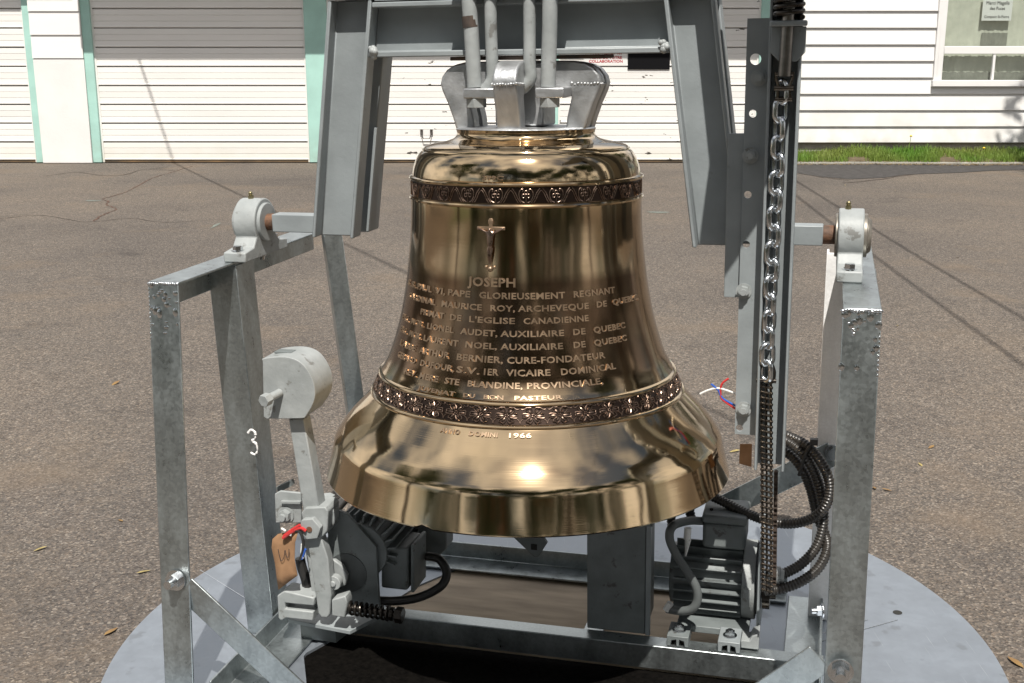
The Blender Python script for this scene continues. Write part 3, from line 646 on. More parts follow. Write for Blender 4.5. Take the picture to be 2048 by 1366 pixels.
for i in range(26000):
    hx = rg.uniform(-10, 10); top_h = 1.75 + .55 * math.sin(hx * 1.7) + .35 * math.sin(hx * 4.3 + 1)
    q = Vector((hx, -4.3 + .5 * math.sin(hx * .6) + rg.gauss(0, .28), rg.random() ** .8 * top_h + .03)); sz = rg.uniform(.04, .09)
    x = Vector((rg.gauss(0, 1), rg.gauss(0, 1), rg.gauss(0, .6))).normalized(); y = x.cross(Vector((rg.gauss(0, 1), rg.gauss(0, 1), rg.gauss(0, 1)))).normalized()
    k = len(vs); vs += [q - x * sz, q + y * sz * .5, q + x * sz, q - y * sz * .5]; fs.append((k, k + 1, k + 2, k + 3))
hd.add(vs, fs); tag(hd.build('hedge', M['leaf2'], None, smooth=0), 'loose green hedge along the street behind the yard', 'hedge')  # unseen hedge, added to fill the bell's reflection with dark green
def back_house(x0, x1, y1, h, m, label, wins):
    o = wthing('street_house', label, 'house', ((x0 + x1) / 2, y1, 0), 'houses across the street')
    wl = MB(); wl.box((x0, y1 - 7, -.05), (x1, y1, h)); wl.build('wall', m, o)
    rf = MB(); rf.prism([(x0 - .4, y1 + .5, h), (x0 - .4, y1 - 3.5, h + 2.6), (x0 - .4, y1 - 7.5, h)], (x1 - x0 + .8, 0, 0)); rf.build('roof', M['roof'], o)
    for a, z0, ww, hh in wins:
        f = MB().box((a, y1 + .002, z0), (a + ww, y1 + .06, z0 + hh)).build('window', M['white_paint'], o)
        MB().box((a + .08, y1 + .05, z0 + .08), (a + ww - .08, y1 + .07, z0 + hh - .08)).build('pane', M['dark_room'], f)
back_house(-13, -6, -22, 5.2, M['brick'], 'two storey red brick house across the street', [(-12.2, 1, 1.3, 1.5), (-9.6, .1, 1.1, 2.1), (-7.9, 1, 1.3, 1.5), (-12.2, 3.4, 1.3, 1.3), (-7.9, 3.4, 1.3, 1.3)])
back_house(1.5, 6.5, -26, 4.4, M['orange'], 'orange rendered house across the street', [(2.2, 1, 1.2, 1.4), (4.6, .1, 1.1, 2.1)])
back_house(9, 17, -25, 5.0, M['white_paint'], 'white two storey house across the street', [(10, 1, 1.4, 1.5), (13, 1, 1.4, 1.5), (10, 3.2, 1.4, 1.3), (13, 3.2, 1.4, 1.3)])

# fallen leaves
rl = random.Random(5)
def leaf_mesh(m, s):
    P = [(0, -.5), (.22, -.2), (.26, .1), (.12, .38), (0, .55), (-.14, .36), (-.25, .08), (-.2, -.22)]
    b = MB(); b.add([(x * s, y * s, .004 + .12 * s * (x * x * 4) + .05 * s * y) for x, y in P] + [(0, 0, .005)], [(i, (i + 1) % 8, 8) for i in range(8)])
    return b.mesh('fallen_leaf', m, smooth=0)
lm = [leaf_mesh(M['fallen'], .05), leaf_mesh(M['fallen2'], .045), leaf_mesh(M['fallen'], .035)]
for px, py in [(1772, 988), (1748, 984), (1862, 903), (1840, 938), (80, 1080), (240, 1025), (220, 1250), (285, 1130), (230, 752), (1795, 655), (1530, 727), (1470, 905), (2030, 1340), (1915, 515), (1790, 380), (1895, 385), (1690, 370)]:
    x, y = gp(px, py); o = bpy.data.objects.new('fallen_leaf', lm[rl.randrange(3)]); col.objects.link(o)
    o.location = (x, y, gz(x, y) + .001); o.rotation_euler = (rl.uniform(-.2, .2), rl.uniform(-.2, .2), rl.uniform(0, 6)); k = rl.uniform(.6, 1.1); o.scale = (k * .7, k, k)
    tag(o, 'small dry yellow brown leaf lying on the asphalt', 'leaf', 'fallen leaves on the asphalt')

# ================================================================== THE SUPPORT FRAME
fr = sthing('bell_stand', 'galvanized steel angle frame on a round base plate carrying the bell', 'stand', (0, 0, 0))
# round base plate with an irregular opening
cx, cy, RD = .048, .013, 1.10
outer = [(cx + RD * math.cos(2 * math.pi * i / 96), cy + RD * math.sin(2 * math.pi * i / 96)) for i in range(96)]
hole = [tuple(lz(*q, .014).xy) for q in [(613, 1366), (607, 1308), (700, 1256), (834, 1171), (925, 1132)]]
hole = [(hole[0][0] + .12, hole[0][1] - .36), hole[0], hole[1], hole[2], hole[3], hole[4], (.42, .42)] + [tuple(lz(*q, .014).xy) for q in [(1440, 1200), (1479, 1262), (1507, 1297), (1560, 1366)]] + [(.62, -.45), (.45, -.62)]
def hole_r(a):
    d = (math.cos(a), math.sin(a)); best = .3
    for (x0, y0), (x1, y1) in zip(hole, hole[1:] + hole[:1]):
        ax, ay = x0 - cx, y0 - cy; ex, ey = x1 - x0, y1 - y0; den = d[0] * ey - d[1] * ex
        if abs(den) < 1e-9: continue
        t = (ax * ey - ay * ex) / den; k = (ax * d[1] - ay * d[0]) / den
        if t > 0 and -1e-6 <= k <= 1 + 1e-6: best = max(best, t)
    return best
NB = 240; b = MB(); vs = []
for z in (.0010, .0130):
    for i in range(NB):
        a = 2 * math.pi * i / NB; h = hole_r(a)
        vs += [(cx + RD * math.cos(a), cy + RD * math.sin(a), z), (cx + h * math.cos(a), cy + h * math.sin(a), z)]
fs = []
for i in range(NB):
    k = (i + 1) % NB; o0, h0, o1, h1 = 2 * i, 2 * i + 1, 2 * k, 2 * k + 1; T2 = 2 * NB
    fs += [(T2 + o0, T2 + o1, T2 + h1, T2 + h0), (o0, h0, h1, o1), (o0, o1, T2 + o1, T2 + o0), (h0, T2 + h0, T2 + h1, h1)]
b.add(vs, fs); fixn(b.build('base_plate', M['galv_sheet'], fr))
p = lz(1795, 1225, .0135); MB().cyl((p.x, p.y, .0132), (p.x, p.y, .0142), .012, 20).build('bolt_hole', M['dark_gap'], fr)
for a, b in [((1795, 1225 + 15), (1600, 1295)), ((1735, 1240), (1640, 1268)), ((400, 1140), (520, 1215))]:
    p, q = lz(*a, .0136), lz(*b, .0136); MB().tube([p, p.lerp(q, .5), q], .0012, 5).build('weld_seam', M['zinc'], fr)
# legs: posts lean forward to the floor, rails on top, rear legs
T = .006; Wd = .075
for s in (-1, 1):
    uo = .787 if s > 0 else -.767; d = Vector((-s, 0, 0)); Wd = .071 if s > 0 else .075
    # rail: top flange and outer flange
    b = MB(); angle_bar(b, (uo, -.36, 1.0), (uo, .50, 1.0), d, (0, 0, -1), Wd, .072, T); fixn(b.build('rail', M['galv'], fr, .002))
    b = MB(); angle_bar(b, (uo, -.362, .9985), (uo, -.452, .013), d, (0, 1, 0), Wd, .060, T); fixn(b.build('front_leg', M['galv'], fr, .002))
# weld beads at the front corners
for s in (-1, 1):
    b = MB(); rg = random.Random(4 + s)
    for i in range(14):
        b.ball(((.785 if s > 0 else -.765) - s * .069 * i / 13, -.3625, .9965 + rg.uniform(-.002, .001)), rg.uniform(.0022, .0036), 8, 6, (1.5, .7, 1))
    for i in range(14):
        b.ball((.785 if s > 0 else -.765, -.3635 - .09 * (i * .010) + .002, .99 - i * .009), rg.uniform(.0016, .003), 7, 5, (.8, .6, 1.9))
    for i in range(26):      # smeared weld metal on the face of the post
        t = rg.random() ** 1.6; b.ball(((.75 if s > 0 else -.73) + rg.uniform(-.033, .033), -.3625 - .0955 * (t * .11) - .0003, .993 - t * .11), rg.uniform(.0025, .007), 8, 5, (1, .16, rg.uniform(.5, 1.6)))
    b.build('weld_bead', M['zinc'], fr)
# middle legs under the bearings
for s in (-1, 1):
    a = Vector((.765 * s, -.105, .992)); q = Vector((.735 * s, -.10, .013))
    if s > 0: a = Vector((.790, .05, .992)); q = Vector((.795, .05, .013))
    b = MB(); angle_bar(b, a, q, (-s, 0, 0), (0, 1, 0), .076 if s < 0 else .055, .062, T)
    if s < 0: angle_bar(b, a + Vector((-s * .077, .0, 0)), q + Vector((-s * .077, .0, 0)), (s, 0, 0), (0, 1, 0), .006, .09, T)
    fixn(b.build('middle_leg', M['galv'], fr, .002))
# rear legs
b = MB(); a0, a1 = lv(640, 478, .34), lv(703, 930, .40); p0 = Vector((a0.x, .34, .992)); dd = (a1 - Vector((a0.x, .34, a0.z))); q0 = p0 + dd * ((.992 - .013) / (.992 - a1.z)); p0 = p0 - dd * .045
angle_bar(b, p0 + Vector((.012, -.0, 0)), q0 + Vector((.012, 0, 0)), Vector((.97, .22, 0)), Vector((-.55, .83, 0)), .052, .045, T); fixn(b.build('rear_leg', M['galv'], fr, .002))
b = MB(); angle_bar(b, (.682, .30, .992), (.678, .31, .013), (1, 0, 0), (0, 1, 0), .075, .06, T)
M['galv_sunlit'] = galv_mat('rough sunlit zinc', (.82, .82, .82), .55, 40., .08, .1, .5)  # paler zinc on this leg stands in for sunlight falling on it
fixn(b.build('rear_leg', M['galv_sunlit'], fr, .002))
# base angles
b = MB(); angle_bar(b, (-.655, -.44, .016), (-.655, .42, .016), (1, 0, 0), (0, 0, 1), .105, .06, T); fixn(b.build('side_beam', M['galv'], fr, .002))
b = MB(); angle_bar(b, (.715, -.44, .016), (.715, .42, .016), (-1, 0, 0), (0, 0, 1), .09, .06, T); fixn(b.build('side_beam', M['galv'], fr, .002))
b = MB(); angle_bar(b, (-.545, -.045, .078), (.72, -.045, .078), (0, 0, -1), (0, 1, 0), .062, .048, T); fixn(b.build('cross_beam', M['galv'], fr, .002))
b = MB(); angle_bar(b, (-.545, .46, .018), (.62, .46, .018), (0, 0, 1), (0, -1, 0), .052, .085, T); fixn(b.build('cross_beam', M['galv'], fr, .002))
b = MB(); b.box((.125, .006, .030), (.175, .372, .038)); b.build('floor_strip', M['galv'], fr, .001)
# diagonal braces: front left, front right, rear right
for s in (-1, 1):
    p = Vector((s * .708, -.425, .30)); q = Vector((s * .42, -.40, .02)); b = MB(); ax = (q - p).normalized(); up = Vector((0, 1, 0)).cross(ax)
    if up.z < 0: up = -up
    sec = lambda c: [c + up * .032 + Vector((0, 0, 0)), c + up * .032 + Vector((0, T, 0)), c - up * .032 + Vector((0, T, 0)), c - up * .032]
    b.loft(sec(p), sec(q)); fixn(b.build('brace', M['galv'], fr, .0015))
p = lv(1668, 905, .295); q = lv(1440, 1018, .295); b = MB(); up = Vector((0, 1, 0)).cross((q - p).normalized()); up = up if up.z > 0 else -up
b.loft([p + up * .032, p + up * .032 + Vector((0, -.006, 0)), p - up * .032 + Vector((0, -.006, 0)), p - up * .032], [q + up * .032, q + up * .032 + Vector((0, -.006, 0)), q - up * .032 + Vector((0, -.006, 0)), q - up * .032]); fixn(b.build('brace', M['galv'], fr, .0015))
# bolts
hb1 = hexbolt('bolt', M['zinc'], .0125, .011, True, .012); hb2 = hexbolt('bolt', M['zinc'], .0105, .008)
fdir = (0, -1, .09)
place(fr, 'bolt', hb1, lv(352, 1160, -.427), fdir, 1.45); place(fr, 'bolt', hb1, lv(1681, 1342, -.443), fdir, 1.5)
place(fr, 'bolt', hb1, Vector((.70, -.03, .14)) if False else lv(1645, 1222, .0), (-1, -.25, 0), 1.0)
place(fr, 'bolt', hb2, lv(1665, 905, .287), (0, -1, 0), 1.5)
nut = hexbolt('nut', M['zinc'], .009, .008, False, .008)
for v in (-.085, .085):
    place(fr, 'nut', nut, (-.715, v, .993), (0, 0, -1), 1.3)
# painted number on the middle left leg
c = lv(506, 886, -.126)
pts = [(-.016, .030), (-.004, .040), (.011, .033), (.010, .016), (-.002, .007), (.012, -.002), (.015, -.022), (.004, -.035), (-.012, -.030)]
b = MB(); b.tube([c + Vector((x * .70, .0, y * .85)) for x, y in catmull(pts, 5)], .0030, 8, rad=[random.choice((.0006, .0022, .0030, .0036, .0028)) for _ in range(41)]); b.build('painted_number', M['white_paint'], fr)

# pillow block bearings
def pillow(s):
    t = sthing('pillow_block_bearing', ['grey pillow block bearing bolted to the left rail of the stand', 'grey pillow block bearing bolted to the right rail of the stand'][s > 0], 'bearing', (.70 * s, 0, 1.0), 'bearings carrying the bell yoke')
    u0, u1 = (-.718, -.652) if s < 0 else (.699, .760)
    u0, u1 = min(u0, u1), max(u0, u1)
    b = MB(); prof = [(-.115, 1.0005), (.115, 1.0005), (.115, 1.024), (.068, 1.030)]
    cz, rr = PIV, .058
    prof += [(rr * math.cos(a), cz + rr * math.sin(a)) for a in [R(-32) + R(244) * i / 24 for i in range(25)]]
    prof += [(-.068, 1.030), (-.115, 1.024)]
    b.prism([(u0 + .004, v, z) for v, z in prof], (u1 - u0 - .008, 0, 0)); b.build('housing', M['paint_light'], t, .003)
    b = MB(); b.cyl((u0 - .004 if s < 0 else u0 - .002, 0, cz), (u0 + .006, 0, cz), .047, 36); b.cyl((u1 - .006, 0, cz), (u1 + .004, 0, cz), .047, 36); b.build('seal_ring', M['paint_light'] if s < 0 else M['seal'], t, .002)
    b = MB(); e = u0 - .004 if s < 0 else u1 + .004
    b.cyl((e, 0, cz), (e + s * .008, 0, cz), .040, 32, .034); b.build('end_cap', M['paint_light'] if s < 0 else M['seal'], t, .002)
    b = MB(); gx = -.688 if s < 0 else .722
    b.cyl((gx, -.004, cz + .054), (gx, -.006, cz + .066), .007, 6); b.ball((gx, -.006, cz + .070), .0055, 10, 8); b.build('grease_nipple', M['brass'], t)
    for v in (-.095, .095): place(t, 'bolt', hexbolt('bolt', M['zinc'], .012, .010), ((u0 + u1) / 2, v, 1.0245))
pillow(-1); pillow(1)

# ================================================================== THE YOKE (headstock) with its lever
yk = sthing('bell_yoke', 'grey painted steel yoke with two splayed arms holding the bell', 'bell yoke', (0, 0, PIV))
def channel(b, p, q, du, dv, wd, dp, t):
    """C-section along p-q; web along du (wd wide, centred), flanges along dv (dp deep)."""
    du, dv = Vector(du), Vector(dv); h = wd / 2
    sec = [-du * h, -du * h + dv * dp, -du * (h - t) + dv * dp, -du * (h - t) + dv * t, du * (h - t) + dv * t, du * (h - t) + dv * dp, du * h + dv * dp, du * h]
    return b.loft([Vector(p) + s for s in sec], [Vector(q) + s for s in sec])
AW = .106
for s in (-1, 1):
    for k, (v, dv) in enumerate([(-.020, -1), (.032, 1)]):
        top_ = Vector((.378 * s, v, 1.598)); bot = Vector((.4505 * s, v, 1.058)); b = MB()
        channel(b, bot, top_, (1, 0, 0), (0, dv, 0), AW, (.047, .066)[k], .009); fixn(b.build('arm', M['paint'], yk, .0025))
    b = MB(); b.box((.378 * s - .062, -.070, 1.600), (.378 * s + .062, .074, 1.612)); b.build('arm_cap', M['paint'], yk, .002)
    # reinforcing plate between the two channels where the shaft enters
    b = MB(); uo = .4505 * s - s * .050
    b.prism([(uo + .0 , .020, 1.062), (uo, .031, 1.062), (uo + s * -.033, .031, 1.31), (uo + s * -.033, .020, 1.31)], (-s * .007, 0, 0)); fixn(b.build('spacer_plate', M['paint'], yk, .001))
for k, (v, dv) in enumerate([(-.012, -1), (.018, 1)]):
    b = MB(); ph, pw = .059, .054
    z0, z1 = 1.472, 1.592
    sec = [(z0, 0), (z0, pw), (z0 + .013, pw), (z0 + .013, .009), (z1 - .012, .009), (z1 - .012, pw), (z1, pw), (z1, 0)]
    for half in (0,):
        b.loft([Vector((-.338 + .052 * 0, v + dv * d, z)) + Vector((.005 + (1.53 - z) * -.13, 0, 0)) for z, d in sec], [Vector((.338, v + dv * d, z)) - Vector((.005 + (1.53 - z) * -.13, 0, 0)) for z, d in sec])
    fixn(b.build('cross_beam', M['paint'], yk, .0025))
# weld lumps at the joints
for s in (-1, 1):
    b = MB(); rg = random.Random(s + 9)
    for i in range(9): b.ball((s * (.329 + rg.uniform(-.006, .006)), -.066 + rg.uniform(-.003, .003), 1.476 + .018 * i / 8 + rg.uniform(-.002, .002)), rg.uniform(.005, .009), 8, 6)
    b.build('weld_bead', M['paint_light'], yk)
b = MB(); b.box((-.148, -.058, 1.4625), (.200, .060, 1.4705)); b.build('shim_plate', M['rust_plate'], yk, .001)
# shafts: square bar out to a rusty journal in the bearing
for s in (-1, 1):
    u0 = .49 if s < 0 else .47; ue = .628 if s < 0 else .672
    b = MB(); b.box((min(s * u0, s * ue), -.0215, PIV - .0215), (max(s * u0, s * ue), .0215, PIV + .0215)); b.build('shaft', M['paint'], yk, .002)
    b = MB(); b.cyl((s * (ue + .0003), 0, PIV), (s * .715, 0, PIV), .0205, 28); b.build('journal', M['rust'], yk)
# clamping rods and hooks
for k, (u, r, z0) in enumerate([(-.086, .0165, 1.405), (.089, .0165, 1.405)]):
    t0 = -.0035
    b = MB(); b.tube([(u + (.006 if k == 0 else -.004), -.100, z0), (u, -.096, 1.53), (u + (-.008 if k == 0 else .002), -.094, 1.66)], r, 18); o = b.build('clamp_rod', M['paint_light'], yk)
    if k == 0:
        MB().tube([(u - .0008, -.0965, 1.532), (u - .003, -.0960, 1.556)], r + .0006, 18).build('bare_patch', M['rust_plate'], o)
    uu = u + (.006 if k == 0 else -.004)
    b = MB(); x0, x1 = (uu - .020, uu + .055) if k == 0 else (uu - .024, uu + .040)
    b.box((x0, -.122, 1.382), (x1, .02, 1.404)); b.build('clamp_bar', M['silver'], yk, .003)
    b = MB(); b.cyl((uu + .004, -.100, 1.362), (uu + .004, -.100, 1.3815), .022, 6); b.build('clamp_nut', M['paint_light'], yk, .001)
for k, (u, e) in enumerate([(-.042, -.020), (.044, -.028)]):
    pts = catmull([(u, -.092, 1.66), (u, -.093, 1.53), (u + .002 * (k == 0), -.096, 1.455), (u + .002, -.097, 1.425), (u + e * .35, -.097, 1.408), (u + e, -.090, 1.398), (u + e * 1.35, -.06, 1.394), (u + e * 1.4, -.01, 1.394)], 6)
    MB().tube(pts, .0135, 16).build('hook_rod', M['paint_light'], yk)
b = MB(); b.box((-.13, -.125, 1.62), (.13, .125, 1.632)); b.build('top_plate', M['paint'], yk, .002)
b = MB(); b.box((-.32, -.066, 1.594), (.32, .074, 1.602)); 
b.build('cover_plate', M['paint'], yk, .001)

# ------------------------------------------------------------------ lever channel with spring and guide
lvb = sthing('swing_lever', 'long grey steel lever with a bolted perforated plate and chain channel', 'lever', (.56, -.10, .6))
VP = -.098
bm = MB(); PW0, PW1 = .503, .556
# flat plate with real bolt holes: built from a ring of quads round each hole
holes = [(.522, 1.457, .0115), (.520, 1.347, .008), (.515, 1.179, .008), (.515, 1.073, .008), (.509 + .004, .662, .008)]
holes = sorted(holes, key=lambda h: -h[1])
def plate_with_holes(u0, u1, z0, z1, hs, v0, v1):
    m = bmesh.new(); def_ = []
    vo = [m.verts.new((u, v0, z)) for u, z in [(u0, z0), (u1, z0), (u1, z1), (u0, z1)]]
    es = [m.edges.new((vo[i], vo[(i + 1) % 4])) for i in range(4)]
    for (hu, hz, hr) in hs:
        vs = [m.verts.new((hu + hr * math.cos(2 * math.pi * i / 18), v0, hz + hr * math.sin(2 * math.pi * i / 18))) for i in range(18)]
        es += [m.edges.new((vs[i], vs[(i + 1) % 18])) for i in range(18)]
    bmesh.ops.triangle_fill(m, use_beauty=True, edges=es, normal=(0, -1, 0))
    r_ = bmesh.ops.extrude_face_region(m, geom=list(m.faces)); bmesh.ops.translate(m, vec=(0, v1 - v0, 0), verts=[q for q in r_['geom'] if isinstance(q, bmesh.types.BMVert)])
    bmesh.ops.recalc_face_normals(m, faces=m.faces)
    off = Vector(lvb['_o']); bmesh.ops.translate(m, vec=-off, verts=m.verts)
    me = bpy.data.meshes.new('perforated_plate'); m.to_mesh(me); m.free(); return me
me = plate_with_holes(PW0, PW1, .648, 1.538, holes, VP, VP + .008); me.materials.append(M['paint']); inst('perforated_plate', me, lvb, Matrix())
b = MB(); b.box((.470, -.088, .955), (.5025, -.080, 1.306)); b.build('mounting_strip', M['paint'], lvb, .001)
b = MB(); channel(b, (.582, VP + .006, .583), (.582, VP + .006, 1.66), (1, 0, 0), (0, -1, 0), .064, .052, .006)
fixn(b.build('chain_channel', M['paint'], lvb, .0015))
b = MB(); b.box((.552, -.178, 1.520), (.624, VP - .046, 1.531)); b.build('spring_seat', M['paint'], lvb, .003)
b = MB(); b.prism([(.554, -.150, 1.5195), (.622, -.150, 1.5195), (.622, -.150, 1.470), (.606, -.150, 1.452), (.572, -.150, 1.452), (.554, -.150, 1.470)], (0, .006, 0)); fixn(b.build('guide_plate', M['paint'], lvb, .001))
b = MB(); b.prism([(.42, -.075, 1.70), (.42, -.125, 1.70), (.51, -.29, 1.70), (.53, -.45, 1.70), (.585, -.49, 1.70), (.66, -.40, 1.70), (.66, -.075, 1.70)], (0, 0, .012)); fixn(b.build('shade_plate', M['paint'], lvb, .001))  # unseen plate added above the view, shaped to shade the lever and arm
b = MB(); pts = [(.588 + .026 * math.cos(t), -.160 + .026 * math.sin(t), 1.537 + .0125 * t / (2 * math.pi)) for t in [i * .3 for i in range(170)]]
b.tube(pts, .0052, 10); b.build('spring', M['dark_steel'], lvb)
b = MB(); b.cyl((.583, -.158, 1.424), (.590, -.160, 1.66), .0125, 20); b.build('pull_rod', M['rod_steel'], lvb)
hbp = hexbolt('bolt', M['paint_light'], .0125, .010, True, .006)
for u, z in [(.518, 1.261), (.513, .972), (.521, .707), (.530, 1.42)]:
    place(lvb, 'bolt', hbp, (u, VP - .0005, z), (0, -1, 0), 1., .3)

# ------------------------------------------------------------------ lifting chain
ch = sthing('lifting_chain', 'bright zinc link chain hanging in the grey lever channel', 'chain', (.57, -.135, .8))
def link_mesh(m, L, Wd_, r):
    h = (L - Wd_) / 2; pts = [( (Wd_ / 2 - r) * math.cos(a), 0, h + (Wd_ / 2 - r) * math.sin(a)) for a in [math.pi * i / 10 for i in range(11)]]
    pts += [((Wd_ / 2 - r) * math.cos(a), 0, -h + (Wd_ / 2 - r) * math.sin(a)) for a in [math.pi + math.pi * i / 10 for i in range(11)]]
    return MB().tube(pts, r, 10, closed=True).mesh('chain_link', m)
lk = link_mesh(M['zinc'], .0570, .037, .0060)
n = 17; off = Vector(ch['_o'])
for i in range(n):
    z = 1.392 - .0365 * i; u = .578 - .010 * i / (n - 1); spin = R(38 if i % 2 else -46) + random.uniform(-.15, .15)
    inst('chain_link', lk, ch, Matrix.Translation(Vector((u + random.uniform(-.0015, .0015), -.139, z)) - off) @ Matrix.Rotation(random.uniform(-.05, .05), 4, 'Y') @ Matrix.Rotation(spin, 4, 'Z'))
# connector between rod and chain
b = MB()
for s in (-1, 1):
    b.tube([(.583 + s * .0165, -.150, 1.432), (.583 + s * .016, -.150, 1.42), (.583 + s * .011, -.15, 1.405), (.583 + s * .012, -.148, 1.378)], .0032, 8)
b.cyl((.566, -.150, 1.428), (.600, -.150, 1.428), .005, 12); b.cyl((.564, -.149, 1.40), (.602, -.149, 1.40), .006, 12); b.cyl((.566, -.147, 1.378), (.600, -.147, 1.378), .005, 12)
b.build('connector', M['chain_steel'], ch)
# shackle and roller chain
rc = sthing('roller_chain', 'dark oily roller chain running from the shackle down to the motor', 'chain', (.575, -.14, .3))
b = MB(); b.tube(catmull([(.555, -.138, .782), (.553, -.138, .805), (.560, -.138, .824), (.569, -.138, .830), (.578, -.138, .824), (.585, -.138, .805), (.583, -.138, .782)], 6), .0042, 10); b.cyl((.548, -.138, .786), (.590, -.138, .786), .005, 12); b.build('shackle', M['dark_steel'], rc)
rl_ = MB(); hw = .0105
for s in (-1, 1):
    for dz in (-.0064, .0064):
        rl_.cyl((s * hw - .0011, 0, dz), (s * hw + .0011, 0, dz), .0056, 12)
    rl_.box((s * hw - .0010, -.0042, -.006), (s * hw + .0010, .0042, .006))
    rl_.box((-.0008, -.0036, -.006), (.0008, .0036, .006))
for dz in (-.0064, .0064): rl_.cyl((-hw - .004, 0, dz), (hw + .004, 0, dz), .0030, 10)
rlm = rl_.mesh('roller_link', M['chain_steel']); off = Vector(rc['_o'])
def strand(a, b, m=rlm):
    a, b = Vector(a), Vector(b); n = int((b - a).length / .0128); q = (a - b).normalized().to_track_quat('Z', 'Y').to_matrix().to_4x4()
    for i in range(n + 1): inst('roller_link', m, rc, Matrix.Translation(a.lerp(b, i / n) - off) @ q)
tgt = lv(1534, 1176, -.10)
strand((.5695, -.138, .778), (tgt.x, -.10, tgt.z))
sa, sb_ = lv(1552, 950, -.06), lv(1549, 1160, -.06)
sp2 = MB()
for dz in (-.0064, .0064): sp2.cyl((-.006, 0, dz), (.006, 0, dz), .0046, 10)
for s in (-1, 1): sp2.box((s * .005 - .001, -.0042, -.0064), (s * .005 + .001, .0042, .0064))
strand(sa, sb_, sp2.mesh('roller_link', M['rust_plate']))

# ================================================================== THE BELL
TLT = R(2.0)
bell = bpy.data.objects.new('church_bell', None); col.objects.link(bell)
bell.matrix_world = SM @ Matrix.Translation((.007, 0, PIV)) @ Matrix.Rotation(-TLT, 4, 'X'); bell['_o'] = (0, 0, PIV)
tag(bell, 'large polished bronze church bell with raised inscription and flower bands', 'bell')
neck = [(.1590, 1.3098), (.1572, 1.302), (.1585, 1.2955), (.166, 1.2885), (.184, 1.2830), (.207, 1.2790), (.226, 1.2735), (.2330, 1.2690)]
step = [(.2340, 1.2672), (.2362, 1.2668), (.2372, 1.2650), (.2376, 1.2625)]
shoulder = [(.2395, 1.2610), (.2452, 1.2545), (.2520, 1.2425), (.2568, 1.2290), (.2595, 1.2170), (.2606, 1.2082)]
ring1 = [(.2640, 1.2072), (.2672, 1.2056), (.2682, 1.2030), (.2672, 1.2004), (.2628, 1.1990)]
ring2 = [(.2628, 1.1625), (.2670, 1.1612), (.2686, 1.1582), (.2674, 1.1552), (.2645, 1.1535)]
waist = [(.2646, 1.150), (.2652, 1.12), (.2675, 1.08), (.2703, 1.0483), (.2741, 1.0154), (.2791, .9751), (.2881, .9225), (.3013, .8646), (.3208, .8024), (.3347, .7729), (.3430, .7585)]
ring3 = [(.3470, .7572), (.3500, .7556), (.3516, .7530), (.3512, .7502), (.3480, .7486)]
ring4 = [(.3640, .7132), (.3685, .7118), (.3708, .7092), (.3706, .7062), (.3690, .7042)]
flare = [(.3700, .7030), (.3788, .6935), (.3970, .6745), (.4163, .6545), (.4350, .6330), (.4460, .6180), (.4532, .6075)]
lip = [(.4572, .6005), (.4592, .5955), (.4606, .5905), (.4618, .5850), (.4632, .5785), (.4706, .5470), (.4778, .5180), (.4792, .5130), (.4775, .5098), (.4700, .5090), (.4450, .5092)]
prof_out = catmull(neck, 5) + step + catmull(shoulder, 5) + ring1 + ring2 + catmull(waist, 6) + ring3 + ring4 + catmull(flare, 5) + lip
prof_in = catmull([(.4300, .5130), (.405, .555), (.36, .65), (.31, .75), (.27, .85), (.245, .95), (.232, 1.08), (.222, 1.20), (.15, 1.25), (.0, 1.252)], 4)
def radius(z):
    P = [q for q in prof_out if q[1] < 1.31]
    for (r0, z0), (r1, z1) in zip(P, P[1:]):
        if z1 <= z <= z0 and z0 > z1: return r0 + (r1 - r0) * (z0 - z) / (z0 - z1)
    return .3
NS = 224
def lathe(b, P, n=NS):
    vs = []; 
    for r, z in P: vs += [(r * math.sin(2 * math.pi * k / n), -r * math.cos(2 * math.pi * k / n), z) for k in range(n)]
    fs = [(i * n + k, (i + 1) * n + k, (i + 1) * n + (k + 1) % n, i * n + (k + 1) % n) for i in range(len(P) - 1) for k in range(n)]
    b.add(vs, fs)
# a shallow chip in the lip edge, as on the real one
b = MB(); lathe(b, prof_out)
for q in b.v:
    if q.z < .53:
        a = math.degrees(math.atan2(q.x, -q.y)); d = abs(a + 12.5)
        if d < 2.2: q.z += .009 * (1 - d / 2.2) * max(0, (.53 - q.z) / .02)
body = fixn(b.build('bell_body', M['bronze'], bell, smooth=32))
b = MB(); lathe(b, [(.4450, .5092)] + prof_in, 96); fixn(b.build('bell_inside', M['bronze_inside'], bell, smooth=50))
def on(phi, z, h=0.):     # point on the bell skin: angle from the front, height, proud by h
    e = .002; r = radius(z); t = (radius(z + e) - radius(z - e)) / (2 * e); nl = math.sqrt(1 + t * t)
    rr = r + h / nl; zz = z - h * t / nl
    return Vector((rr * math.sin(phi), -rr * math.cos(phi), zz))
def waist_point(phi, z, h, r, t):
    nl = math.sqrt(1 + t * t); return Vector(((r + h / nl) * math.sin(phi), -(r + h / nl) * math.cos(phi), z - h * t / nl))
